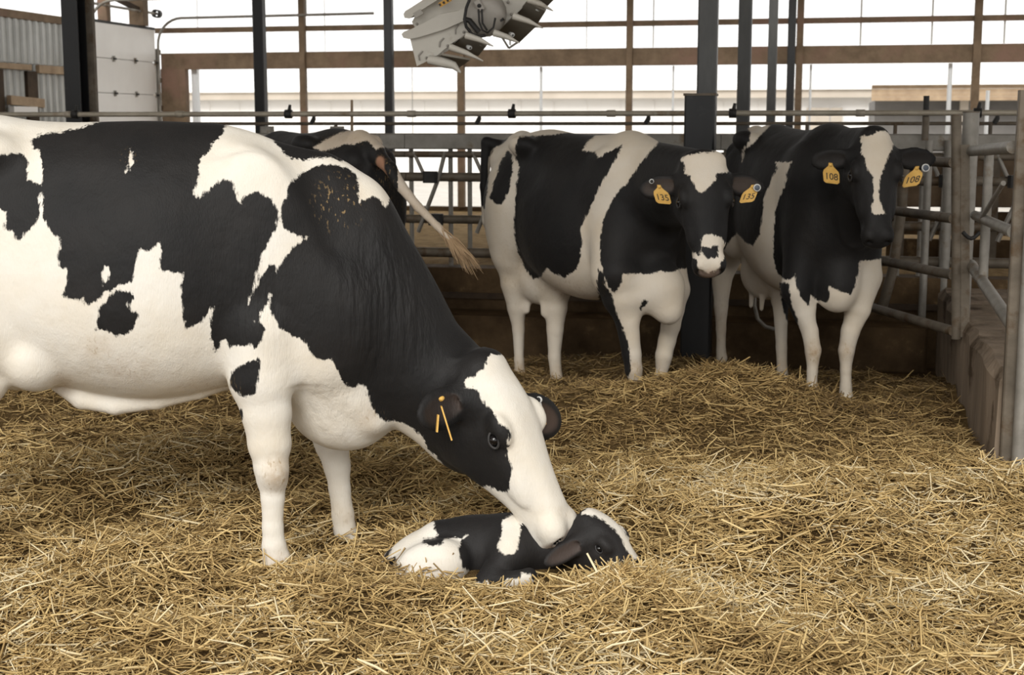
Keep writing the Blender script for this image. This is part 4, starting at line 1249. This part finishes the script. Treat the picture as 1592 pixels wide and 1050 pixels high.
    blaze = [(765, 554), (757, 560), (752, 575.5), (736.6, 585), (724.6, 590), (722, 595), (723, 604), (731.5, 603), (738, 604), (745, 612), (750, 621), (755.5, 629.5), (764, 640), (771, 650), (776, 658), (784.6, 664), (791.5, 669), (793.6, 676), (793, 681),
             (790, 686), (789.6, 694), (791.5, 713), (797, 728), (795, 747), (788, 764), (776, 764), (757, 757), (738, 757), (723, 751), (708, 749), (696, 740), (687, 722), (676, 708), (668, 720), (690, 790), (840, 880), (960, 840), (930, 700), (845, 600), (800, 545), (783, 551)]
    mat = coat_material('coat_mother')
    m = animal_body('cow', prims, .0072, (-.75, Y0, 0), mat, [A, Bp, Cp, D, Fp, G, Hs, Is], [face, D], [blaze], [W1, W2, blaze],
                    dirt=[(430, 738, 22, 30, .75), (150, 545, 28, 22, .35), (190, 575, 60, 25, .3), (330, 600, 60, 14, .3), (95, 600, 22, 18, .5), (575, 650, 22, 26, .35), (428, 872, 30, 22, .4), (545, 800, 30, 20, .25), (880, 795, 14, 12, .3), (525, 315, 36, 42, .8), (200, 245, 14, 14, .25)],
                    skins=[(Ell(hd.p(.585, 0, -.08), np.array((.062, .08, .062))), .45), (cup1, .28), (cup2, .08)], dark=[hd.nostril(1), hd.nostril(-1), Ell(hd.p(.555, 0, -.133), np.array((.075, .095, .006)) * hd.s, hd.R)],
                    folds=[(610, 470, 75, 110, 1.0), (520, 630, 60, 55, .3), (400, 470, 50, 90, .35), (300, 560, 120, 40, .08), (700, 650, 40, 60, .3)])
    tag(m, 'large black and white dairy cow in front, head lowered to lick the calf', 'cow')
    hd.add_eyes(m, k=.86)
    # two yellow tags seen edge on at the near ear, clip and tag at the far ear
    yt = float(hd.ear_p(-1, .25)[1]) - .055
    for (x0, y0, x1, y1, w) in ((686, 632, 702, 684, .05), (681, 645, 679, 672, .04)):
        a, b = at(x0, y0, yt), at(x1, y1, yt - .01)
        ax = (b - a).normalized()
        ex = Vector((.12, -.99, 0)); ex = (ex - ax * ex.dot(ax)).normalized()
        MB().box((a + b) / 2, w, .005, (b - a).length, (ex, ax.cross(ex), ax)).build('ear_tag', M['tag_yellow'], m)
    a = at(687, 620, yt)
    MB().lathe(a, (-.2, -1, 0), [(-.01, .007), (.012, .008), (.016, 0)], 12).build('tag_stud', M['tag_yellow'], m)
    y2 = float(hd.ear_p(1, .2)[1]) - .03
    p = at(838, 622, y2)
    ear_button(m, p, (-.5, -.8, .1), .013, False)
    MB().tube([at(839, 626, y2), at(842, 636, y2), at(845, 645, y2)], .005, 8).build('tag_clip', M['button_white'], m)
    a, b = at(843, 645, y2 + .01), at(846, 662, y2 + .01)
    MB().beam(a, b, .008, .04, Vector((.3, 1, 0)).normalized()).build('ear_tag', M['tag_yellow'], m)
    return hd


# ------------------------------------------------------------------ the two cows standing behind, facing the camera
def build_cow_behind(o, th, kx, ky, kz, legs, necks, hd, ears, polys, headb, headw, label, skins, dirt, extra=(), open_mouth=0.0, skin=(0.42, 0.27, 0.20), h=.010, body_white=(), hoof=0.0, dark=()):
    prims, Rm, loc = trunk(o, th, kx, ky, kz)
    l = Rm[1]
    for side, front, Y, pts in legs:
        if front:
            top, r = loc(.47, side * .15, .98), [.15]
        else:
            top, r = loc(-.55, side * .14, 1.05), [.20]
        c = pxchain(Y, pts)
        P = np.vstack([top, c.P]); r = r + list(c.Rr)
        prims.append(('+', Chain(P, r, tuple(l), .9), .05, 'leg'))
    for P, Rr in necks(loc, hd): prims.append(('+', Chain(P, Rr), .08, 'body'))
    prims += list(extra(loc)) if extra else []
    prims += hd.prims(open_mouth=open_mouth)
    cups = []
    for a in ears:
        e, cup = hd.ear(*a)
        prims += e; cups.append(cup)
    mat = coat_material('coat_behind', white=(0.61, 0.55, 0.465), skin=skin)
    m = animal_body('cow', prims, h, tuple(o), mat, polys, headb, headw, body_white, dirt, [(c, .16) for c in cups] + list(skins), hoof=hoof, dark=dark)
    tag(m, label, 'cow')
    hd.add_eyes(m)
    return m


def build_cow_middle():
    c6 = lambda p: [(720 + x * .4284, 170 + y * .4284) for x, y in p]
    c5 = lambda p: [(960 + x * .2381, 200 + y * .2381) for x, y in p]
    P1 = c6([(30, 150), (80, 90), (170, 85), (160, 110), (150, 120), (100, 150), (90, 200), (90, 260), (84, 330), (75, 360), (30, 330)])
    P2 = c6([(160, 150), (178, 160), (180, 230), (165, 300), (140, 345), (115, 345), (95, 320), (110, 260), (135, 190)])
    P3 = c6([(190, 140), (200, 100), (290, 95), (400, 85), (410, 60), (530, 50), (540, 70), (490, 90), (450, 120), (430, 150), (480, 155), (490, 175), (575, 130), (560, 170), (530, 220), (500, 270), (470, 340), (440, 400), (425, 440), (430, 500), (420, 560),
             (400, 590), (370, 612), (330, 595), (305, 575), (280, 610), (255, 615), (225, 580), (195, 500), (185, 430), (185, 350), (190, 300), (205, 210), (190, 180)])
    P4 = c6([(740, 80), (790, 90), (1100, 100), (1100, 420), (1000, 560), (850, 570), (810, 575), (790, 580), (740, 590), (720, 585), (680, 600), (640, 600), (580, 600), (570, 640), (550, 670), (525, 640), (510, 600), (497, 540), (497, 470), (505, 410),
             (530, 350), (560, 300), (600, 260), (640, 200), (690, 140)])
    P5 = c6([(490, 580), (510, 600), (520, 640), (540, 680), (560, 750), (580, 800), (600, 850), (608, 920), (605, 960), (585, 995), (540, 990), (530, 870), (515, 800), (500, 720), (490, 670), (485, 640)])
    P6 = c6([(650, 690), (668, 688), (672, 705), (655, 720), (640, 735), (645, 710)])
    face = [(900, 150), (1300, 150), (1300, 480), (900, 480)]
    blaze = c5([(415, 205), (440, 180), (490, 165), (560, 155), (620, 150), (690, 150), (710, 190), (722, 280), (690, 285), (650, 295), (640, 335), (600, 370), (575, 400), (555, 425), (520, 400), (490, 350), (470, 310), (440, 290), (440, 240)])
    muz = c5([(565, 690), (620, 690), (680, 710), (705, 750), (712, 800), (690, 850), (670, 870), (660, 930), (590, 945), (530, 925), (515, 870), (480, 830), (490, 810), (530, 830), (540, 790), (548, 730)])
    nose = c5([(552, 772), (600, 778), (660, 760), (655, 800), (650, 840), (590, 850), (545, 805)])
    hd = Head(at(1094, 241, 7.02), (.035, -.36, -.93), (.02, -.93, .36), .99, 1.0, 1.28)
    legs = [(-1, 0, 8.45, [(800, 395, 38), (798, 440, 21), (803, 478, 15.5), (806, 512, 10), (807, 560, 8), (808, 580, 9), (808, 596, 11)]),
            (1, 0, 8.3, [(858, 420, 34), (864, 450, 23), (864, 478, 19), (863, 512, 14), (862, 555, 10.5), (865, 585, 10), (866, 610, 12)]),
            (-1, 1, 7.55, [(956, 425, 40), (964, 461, 30), (975, 500, 19.5), (982, 550, 16), (985, 575, 14.5), (990, 600, 8.5), (990, 620, 10), (990, 634, 12)]),
            (1, 1, 7.8, [(1050, 450, 24), (1047, 480, 18), (1043, 505, 16), (1037, 530, 14.5), (1032, 553, 14), (1028, 585, 9.5), (1028, 615, 10), (1028, 628, 12)])]
    necks = lambda loc, hd: [([loc(.40, 0, 1.16), loc(.62, .02, 1.16), hd.p(.16, 0, -.20)], [.24, .20, .14]), ([loc(.42, 0, 1.34), hd.p(.03, 0, -.12)], [.10, .095])]
    tailc = lambda loc: [('+', Chain([loc(-.86, 0, 1.365), tuple(at(757, 222, 8.74)), tuple(at(753, 290, 8.72)), tuple(at(756, 345, 8.72)), tuple(at(774, 385, 8.88)), tuple(at(790, 430, 9.0))], [.045, .036, .028, .026, .030, .012]), .03, 'body'),
                         ('+', Ell(at(1022, 448, 7.56), (.15, .13, .14)), .10, 'body'), ('+', Ell(at(1040, 484, 7.54), (.07, .08, .075)), .07, 'body')]
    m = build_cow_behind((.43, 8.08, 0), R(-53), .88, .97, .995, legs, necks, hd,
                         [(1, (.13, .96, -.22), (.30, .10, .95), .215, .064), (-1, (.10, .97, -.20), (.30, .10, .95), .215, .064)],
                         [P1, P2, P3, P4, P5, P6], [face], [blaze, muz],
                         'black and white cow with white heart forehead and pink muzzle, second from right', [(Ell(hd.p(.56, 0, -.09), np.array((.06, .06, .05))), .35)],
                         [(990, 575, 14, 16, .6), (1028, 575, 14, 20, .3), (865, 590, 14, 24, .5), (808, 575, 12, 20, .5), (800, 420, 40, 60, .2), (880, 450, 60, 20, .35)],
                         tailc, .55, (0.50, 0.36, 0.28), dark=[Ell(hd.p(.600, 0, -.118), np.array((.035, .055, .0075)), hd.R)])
    # dark nose leather, as a patch of the coat
    me = m.data
    V = np.empty(len(me.vertices) * 3, np.float32); me.vertices.foreach_get('co', V); V = V.reshape(-1, 3) + np.array(m.location)
    hdist = np.linalg.norm(V - hd.p(.55, 0, -.06), axis=1)
    a = np.empty(len(V), np.float32); me.attributes['coat'].data.foreach_get('value', a)
    sk = np.empty(len(V), np.float32); me.attributes['skin'].data.foreach_get('value', sk)
    near = hdist < .16
    nv = coat_value(V[near], [nose])
    a[near] = np.maximum(a[near], nv); sk[near] = np.where(nv > -.004, 0, sk[near])
    me.attributes['coat'].data.foreach_set('value', a); me.attributes['skin'].data.foreach_set('value', sk)
    fe = lambda sd: float(hd.ear_p(sd, .0)[1]) - .035
    ear_tag(m, at(1028, 301, fe(-1)), (1, .12, -.10), (-.30, -.05, 1), .072, '135')
    ear_button(m, at(1013, 282, fe(-1) - .012), (0, -1, 0), .012, False)
    ear_tag(m, at(1166, 300, fe(1)), (1, -.12, .12), (.35, -.05, 1), .068, '135')
    ear_button(m, at(1177, 292, fe(1) - .02), (0, -1, .05), .019)


def build_cow_right():
    c6 = lambda p: [(1200 + x / 4.2, 170 + y / 4.2) for x, y in p]
    c5 = lambda p: [(1192 + x / 2.1, 200 + y / 2.1) for x, y in p]
    Q1 = [(1228, 255), (1222, 280), (1205, 330), (1202, 400), (1208, 425), (1218, 433), (1228, 436), (1237, 426), (1236, 440), (1244, 460), (1256, 476), (1261, 459), (1270, 467), (1282, 471), (1290, 464), (1290, 445), (1304, 452), (1323, 459), (1330, 443),
          (1337, 407), (1373, 402), (1410, 405), (1450, 300), (1420, 150), (1300, 150), (1240, 170), (1205, 185), (1172, 222), (1157, 235), (1154, 252), (1160, 252), (1220, 252), (1232, 252)]
    Q2 = [(1080, 240), (1100, 180), (1150, 190), (1168, 205), (1165, 220), (1155, 230), (1153, 253), (1160, 240), (1204, 240), (1208, 262), (1195, 290), (1187, 310), (1185, 345), (1180, 365), (1170, 384), (1157, 375), (1145, 362), (1120, 395), (1080, 380)]
    Q3 = [(1212, 440), (1226, 440), (1230, 470), (1240, 500), (1250, 540), (1250, 572), (1240, 575), (1230, 520), (1215, 470)]
    face = [(1100, 100), (1600, 100), (1600, 480), (1100, 480)]
    blaze = c6([(580, 190), (600, 175), (640, 170), (690, 140), (740, 140), (775, 165), (795, 215), (780, 270), (760, 310), (730, 380), (710, 430), (705, 500), (700, 590), (720, 640), (740, 680), (690, 690), (655, 680), (650, 640), (665, 590), (665, 480), (655, 430), (620, 380), (590, 290), (580, 240)])
    hd = Head(at(1362, 204, 7.30), (-.01, -.34, -.94), (.0, -.94, .34), .98)
    legs = [(-1, 0, 9.0, [(1126, 400, 28), (1122, 440, 16), (1121, 475, 12), (1121, 512, 8.5), (1121, 545, 8), (1122, 557, 10)]),
            (1, 0, 8.4, [(1212, 430, 22), (1213, 460, 15), (1214, 500, 11), (1215, 540, 9.5), (1216, 575, 9), (1218, 597, 11)]),
            (-1, 1, 7.7, [(1236, 450, 24), (1248, 485, 17.5), (1259, 515, 14), (1264, 545, 13.5), (1263, 578, 9), (1262, 603, 9.5), (1262, 622, 12)]),
            (1, 1, 7.75, [(1345, 430, 28), (1335, 480, 20), (1322, 515, 15.5), (1316, 545, 13.5), (1315, 575, 9.5), (1315, 602, 10), (1315, 622, 13)])]
    necks = lambda loc, hd: [([loc(.40, 0, 1.15), loc(.62, .05, 1.15), hd.p(.16, 0, -.20)], [.25, .22, .14]), ([loc(.40, 0, 1.36), hd.p(.04, 0, -.12)], [.10, .10]),
                             ([loc(.62, .03, .95), hd.p(.25, 0, -.26)], [.16, .11])]
    m = build_cow_behind((1.66, 8.21, 0), R(-75), .88, .93, 1.015, legs, necks, hd,
                         [(1, (.0, .97, -.16), (.45, .10, .90), .235, .064), (-1, (.05, .97, -.22), (.45, .10, .90), .215, .062)],
                         [Q1, Q2, Q3], [face], [blaze],
                         'mostly black cow with a white blaze and yellow ear tags 108, beside the pipe gate', [],
                         [(1265, 548, 14, 18, .8), (1316, 545, 14, 16, .55), (1121, 500, 16, 40, .3), (1216, 580, 14, 20, .4)],
                         lambda loc: [('+', Ell(at(1302, 452, 7.66), (.09, .10, .12)), .12, 'body')], 0.0, (0.12, 0.10, 0.09))
    fe = lambda sd: float(hd.ear_p(sd, .0)[1]) - .035
    ear_tag(m, at(1292, 268, fe(-1)), (1, .10, -.12), (-.10, -.05, 1), .078, '108')
    ear_tag(m, at(1421, 273, fe(1)), (1, -.10, .16), (.30, -.05, 1), .080, '108')
    ear_button(m, at(1439, 261, fe(1) - .02), (0, -1, .05), .021)


def build_cow_far():
    o = (-1.22, 8.55, 0)
    prims, Rm, loc = trunk(o, R(124), .95, 1.0, 1.0, brisket=False)
    for s in (1, -1):
        prims += [('+', Chain([loc(-.55, s * .14, 1.05), loc(-.50, s * .16, .78), loc(-.72, s * .16, .50), loc(-.72, s * .16, .30), loc(-.68, s * .16, .12), loc(-.64, s * .16, .0)], [.2, .15, .06, .042, .046, .058]), .05, 'leg'),
                  ('+', Chain([loc(.46, s * .15, .95), loc(.42, s * .17, .72), loc(.45, s * .17, .40), loc(.44, s * .17, .14), loc(.47, s * .17, .0)], [.14, .11, .06, .045, .058]), .05, 'leg')]
    prims += [('+', Chain([loc(.45, 0, 1.15), loc(.75, .1, 1.1), loc(.98, .2, .95)], [.25, .18, .13]), .08, 'body')]
    hp = loc(1.0, .2, 1.06)
    u = Rm[0] * .6 + Rm[1] * .25 + np.array((0, 0, -.75)); w = Rm[0] * .7 + Rm[1] * .2 + np.array((0, 0, .6))
    hd = Head(hp, u, w, 1.0)
    prims += hd.prims() + hd.ear(1, (.1, .95, -.25), (.3, .1, .9))[0] + hd.ear(-1, (.1, .95, -.25), (.3, .1, .9))[0]
    # tail lifted and swung out to the right
    t0 = loc(-.88, 0, 1.345)
    tp = [tuple(t0), tuple(at(607, 262, 7.72)), tuple(at(622, 288, 7.66)), tuple(at(650, 322, 7.62)), tuple(at(680, 352, 7.60)), tuple(at(700, 372, 7.58)), tuple(at(722, 392, 7.56))]
    prims += [('+', Chain(tp, [.048, .036, .031, .025, .021, .018, .010]), .02, 'tail')]
    black = [[(380, 150), (700, 150), (700, 560), (380, 560)]]
    w_ = lambda p: [(400 + x / 3.978, 170 + y / 3.978) for x, y in p]
    white = [w_([(350, 235), (400, 200), (470, 165), (560, 130), (640, 120), (720, 135), (790, 180), (800, 210), (785, 240), (760, 235), (745, 255), (720, 235), (690, 200), (665, 198), (600, 215), (540, 215), (490, 235), (440, 255), (400, 262)])]
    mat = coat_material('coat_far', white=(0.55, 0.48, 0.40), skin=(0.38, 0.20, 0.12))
    vul = Ell(at(601, 278, 7.75), (.045, .06, .13), [(.94, 0, .34), (0, 1, 0), (-.34, 0, .94)])
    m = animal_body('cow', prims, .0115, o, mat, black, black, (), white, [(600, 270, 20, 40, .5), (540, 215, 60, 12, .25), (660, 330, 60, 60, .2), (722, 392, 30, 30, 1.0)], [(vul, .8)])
    me = m.data
    V = np.empty(len(me.vertices) * 3, np.float32); me.vertices.foreach_get('co', V); V = V.reshape(-1, 3) + np.array(m.location)
    px, py, f = project(V)
    a = np.empty(len(V), np.float32); me.attributes['coat'].data.foreach_get('value', a)
    td = Chain(tp, [.05, .05, .045, .04, .04, .06, .05])(V[:, 0], V[:, 1], V[:, 2])
    tail = (td < 0) & (px > 617)
    a[tail] = -.05
    me.attributes['coat'].data.foreach_set('value', a)
    tag(m, 'dark cow seen from behind, pale stripe on rump, tail swung out to the side', 'cow')
    hd.add_eyes(m)
    # brush of hair at the tail's end
    mb = MB()
    r2 = random.Random(3)
    a0, a1 = np.array(tp[4]), np.array(tp[6])
    for i in range(170):
        p = a0 + (a1 - a0) * r2.random() * .75 + np.array([r2.gauss(0, .008), r2.gauss(0, .008), r2.gauss(0, .008)])
        d = unit(a1 - a0) + np.array([r2.gauss(0, .16), r2.gauss(0, .2), r2.gauss(0, .16) - .12])
        L = r2.uniform(.08, .17)
        mb.tube([p, p + d * L * .5, p + d * L + np.array((0, 0, -.03))], [.0045, .004, .001], 4, False)
    mb.build('tail_switch', mat_flat('tail_hair', (0.33, 0.22, 0.12), 0.7), m)


# ------------------------------------------------------------------ the newborn calf
def build_calf():
    Y = 4.76
    pt = lambda x, y, YY=Y: tuple(at(x, y, YY))
    S = Y / FPX

    def E(px, py, YY, rx, ry, rz, rot=0.0):
        c, s = math.cos(rot), math.sin(rot)
        return Ell(at(px, py, YY), (rx * S, ry, rz * S), [(c, 0, s), (0, 1, 0), (-s, 0, c)])
    prims = [('+', E(655, 880, Y + .02, 66, .13, 52, .42), .03, 'body'),          # rump
             ('+', E(735, 860, Y + .04, 105, .125, 62, .10), .05, 'body'),        # ribs
             ('+', E(795, 862, Y + .03, 62, .11, 58, -.2), .05, 'body'),          # shoulders
             ('+', E(668, 882, Y - .10, 58, .06, 40, .35), .04, 'body'),          # near thigh
             ('+', Chain([pt(690, 880, Y - .10), pt(650, 905, Y - .14), pt(615, 906, Y - .17)], [.075, .05, .03]), .04, 'body'),
             ('+', Chain([pt(615, 906, Y - .17), pt(592, 908, Y - .17), pt(640, 918, Y - .22), pt(668, 922, Y - .23)], [.032, .026, .024, .028]), .02, 'leg'),
             ('+', Chain([pt(795, 862, Y - .08), pt(768, 892, Y - .13), pt(755, 905, Y - .15)], [.07, .045, .032]), .03, 'leg'),        # folded foreleg
             ('+', Chain([pt(755, 905, Y - .15), pt(800, 902, Y - .19), pt(822, 896, Y - .19)], [.034, .028, .028]), .02, 'leg'),
             ('+', Chain([pt(800, 850), pt(850, 850, Y - .01), pt(905, 838, Y - .03)], [.105, .09, .085]), .05, 'body'),                 # neck
             ('+', Chain([pt(608, 866, Y + .04), pt(597, 880, Y + .01), pt(594, 900, Y)], [.022, .016, .012]), .015, 'body'),
             ('+', E(680, 828, Y + .03, 22, .05, 16, .3), .03, 'body')]
    hd = Head(at(918, 797, Y - .06), (.68, -.36, -.64), (.60, -.45, .66), .57)
    prims += hd.prims(calf=True)
    e1, cup1 = hd.ear(-1, (-.82, -.42, -.36), (.55, -.70, .35), .30, .060, (.10, .10, -.10), .020, True)
    e2, cup2 = hd.ear(1, (.10, .90, -.40), (.3, .2, .9), .26, .075, (.06, .10, -.09), .020)
    prims += e1 + e2
    c4 = lambda p: crop(560, 760, 3.461, p)
    K1 = c4([(395, 170), (410, 120), (460, 100), (560, 80), (700, 60), (830, 60), (830, 130), (800, 150), (765, 170), (760, 240), (740, 300), (745, 340), (780, 360), (830, 355), (850, 290), (865, 220), (855, 165), (890, 120), (1100, 60), (1700, 60), (1700, 500), (1000, 520),
             (920, 490), (915, 465), (870, 450), (865, 480), (780, 490), (760, 540), (710, 545), (690, 500), (650, 510), (625, 500), (600, 465), (580, 440), (545, 420), (540, 380), (530, 330), (545, 280), (580, 250), (540, 270), (500, 265), (455, 270), (440, 295),
             (400, 310), (370, 310), (330, 290), (340, 265), (400, 265), (420, 245), (400, 215)])
    K2 = c4([(190, 370), (195, 390), (155, 430), (130, 425), (145, 380)])
    K3 = c4([(110, 430), (125, 370), (150, 325), (172, 325), (150, 370), (138, 425)])
    hb = c4([(900, 0), (1800, 0), (1800, 700), (900, 700)])
    hw = c4([(1195, 130), (1240, 90), (1290, 55), (1335, 60), (1378, 100), (1408, 150), (1422, 210), (1430, 250), (1470, 290), (1560, 330), (1560, 400), (1470, 370), (1430, 330), (1400, 270), (1370, 220), (1320, 180), (1270, 150), (1220, 140)])
    mat = coat_material('coat_calf', skin=(0.55, 0.38, 0.30), black=(0.010, 0.0095, 0.0098), jag=.7)
    m = animal_body('calf', prims, .0048, tuple(at(780, 905, Y)[:2]) + (0,), mat, [K1, K2, K3], [hb], [hw], (),
                    [(600, 908, 40, 16, .9), (640, 915, 50, 12, .8), (665, 890, 50, 20, .25), (935, 790, 14, 10, .5)],
                    [(Ell(hd.p(.55, 0, -.09), np.array((.03, .035, .03))), .7), (cup1, .16), (cup2, .2)])
    tag(m, 'newborn black and white calf lying in the straw under the licking cow', 'calf')
    hd.add_eyes(m, k=1.0, calf=True)

# ------------------------------------------------------------------ animals
build_mother()
build_cow_middle()
build_cow_right()
build_cow_far()
build_calf()


# ------------------------------------------------------------------ the hanging fan
def build_fan():
    Y = 8.2
    c = at(735, 30, Y)
    o = empty('barn_fan', c, 'big white tilted barn fan with deflector blades hanging under the roof', 'fan')
    back = Vector((.10, 1, .12)).normalized()

    def solid(poly, y0, depth, name, mat, par=o, shrink=1.0):
        """side outline of a piece with its true depth away from the viewer's side of the fan"""
        f = [at(x, y, y0) for x, y in poly]
        m = sum(f, Vector()) / len(f)
        b = [m + (p - m) * shrink + back * depth for p in f]
        n = len(f)
        fs = [tuple(range(n)), tuple(range(2 * n - 1, n - 1, -1))] + [(i, n + i, n + (i + 1) % n, (i + 1) % n) for i in range(n)]
        return MB().add(f + b, fs).build(name, M[mat], par)

    drum = [(640, 34), (652, 54), (700, 30), (742, 10), (775, -8), (790, -50), (720, -58), (665, -5)]
    solid(drum, Y + .02, .72, 'drum', 'fan_white')
    solid([(627, 22), (629, 28), (636, 29), (650, 19), (672, 5), (700, -12), (735, -60), (712, -62), (688, -20), (660, -2), (640, 11), (630, 17)], Y - .05, .86, 'bell_lip', 'fan_white')
    solid([(624, 53), (627, 59), (636, 61), (655, 57), (690, 46), (722, 32), (745, 12), (742, 4), (712, 17), (684, 22), (660, 35), (640, 45), (628, 49)], Y - .06, .88, 'inlet_flange', 'fan_white')
    ck = solid([(637, 58), (656, 57), (690, 46), (722, 31), (742, 20), (726, 52), (700, 69), (680, 86), (664, 95), (648, 103)], Y - .03, .80, 'outlet_housing', 'fan_white')
    solid([(722, 31), (735, -2), (770, -40), (840, -50), (826, -2), (800, 24), (776, 46), (762, 57), (742, 58), (726, 52)], Y - .01, .76, 'motor_housing', 'fan_white')
    for pts in ([(713, 38), (708, 45), (708, 53)], [(690, 59), (684, 65), (683, 73)], [(657, 79), (651, 86), (652, 94)]):
        MB().tube([at(x, y, Y - .035) for x, y in pts], .005, 6).build('slot', M['fan_grey'], ck)
    for x, y in ((677, 44), (696, 71), (663, 90), (637, 56), (648, 37), (721, 50), (790, 3), (770, 12), (795, 22)):
        MB().lathe(at(x, y, Y - .03), (0, -1, 0), [(-.02, .008), (.012, .008), (.014, 0)], 8).build('bolt', M['fan_grey'], o)

    # deflector blades: broad plates leaning back under the outlet, each with a bright front edge
    def blade(q, lip, clips):
        a, b, cc, d = q
        nr, fr = Y - .16, Y + .22
        P = [at(*a, nr), at(*b, nr), at(*cc, fr), at(*d, fr)]
        n = (P[1] - P[0]).cross(P[3] - P[0]).normalized() * .006
        bl = MB().hexa([p - n for p in P] + [p + n for p in P]).build('deflector_blade', M['fan_blade'], o)
        l0, l1 = at(*lip[0], nr - .02), at(*lip[1], nr - .05)
        MB().tube([l0, l0.lerp(l1, .5) + Vector((0, 0, .006)), l1], [.020, .015, .003], 8).build('blade_lip', M['fan_white'], bl)
        for x, y in clips:
            MB().lathe(at(x, y, Y - .10), (.3, -1, -.2), [(-.04, .010), (.0, .013), (.012, .013), (.012, .006), (.02, .005)], 8).build('clip', M['button_white'], bl)

    blade(((722, 55), (757, 70), (744, 86), (704, 70)), ((724, 55), (767, 72)), ((748, 68), (730, 74)))
    blade(((686, 84), (731, 92), (711, 106), (676, 92)), ((699, 73), (751, 95)), ())
    blade(((797, 26), (834, 40), (808, 65), (776, 47)), ((768, 51), (808, 67)), ((796, 54),))
    blade(((819, 2), (849, 16), (835, 38), (803, 21)), ((798, 25), (844, 44)), ((836, 14), (819, 33)))
    blade(((835, -22), (868, -8), (850, 10), (822, -2)), ((821, -1), (860, 17)), ())
    MB().tube([at(667, 93, Y - .06), at(690, 97, Y - .10), at(706, 102, Y - .12), at(716, 113, Y - .13)], [.025, .03, .022, .006], 8).build('blade_lip', M['fan_white'], o)
    for a, b in (((780, 57), (791, 75)), ((791, 75), (806, 65)), ((780, 57), (798, 63))):
        MB().beam(at(*a, Y), at(*b, Y), .012, .012).build('blade_bracket', M['fan_blade'], o)
    MB().box(at(793, 66, Y - .02), .012, .012, .03).build('bracket_clip', M['button_white'], o)
    # motor, terminal boxes and hanging cables
    ex, ez = Vector((.86, 0, .50)), Vector((-.50, 0, .86))
    ey = Vector((0, 1, 0))
    mo = MB().lathe(at(756, 22, Y - .02), (-.1, -1, -.2), [(-.05, .115), (.06, .115), (.09, .10), (.10, .06), (.10, 0)], 20).build('motor', M['fan_grey'], o)
    MB().box(at(773, 20, Y - .09), .03, .05, .11, (ex, ey, ez), .008).build('terminal', M['rubber'], mo)
    MB().box(at(745, 9, Y - .12), .05, .05, .06, (ex, ey, ez), .01).build('junction_box', M['fan_grey'], mo)
    MB().lathe(at(745, 9, Y - .145), (0, -1, 0), [(0, .012), (.012, .010), (.012, 0)], 10).build('cable_gland', M['rubber'], mo)
    for pts, r in (([(733, -8), (725, 12), (722, 30), (725, 42), (734, 53), (745, 57), (755, 55)], .009), ([(722, 30), (730, 32), (738, 42), (745, 50)], .016), ([(744, 14), (745, 34), (750, 47), (758, 51), (767, 43), (770, 28)], .006), ([(749, 14), (750, 36), (757, 47)], .006)):
        MB().tube([at(x, y, Y - .17 + .01 * math.sin(2 * i)) for i, (x, y) in enumerate(pts)], r, 8).build('cable', M['rubber'], o)
    MB().box(at(692, 3, Y - .062), .075, .006, .026, (ex, ey, ez)).build('sticker', M['label_orange'], o)
    for x in (684, 690, 696, 701):
        MB().box(at(x, 3 - (x - 692) * .55, Y - .066), .012, .004, .014, (ex, ey, ez)).build('sticker_mark', M['tag_ink'], o)
    MB().box(at(650, 21, Y - .052), .05, .006, .03, (ex, ey, ez)).build('faded_sticker', M['fan_grey'], o)
    for x, y in ((690, -10), (775, -20)):
        p0 = at(x, y, Y + .35)
        MB().tube([p0, Vector((p0.x, p0.y, 4.98))], .012, 8).build('hanger', M['galvanised'], o)


build_fan()
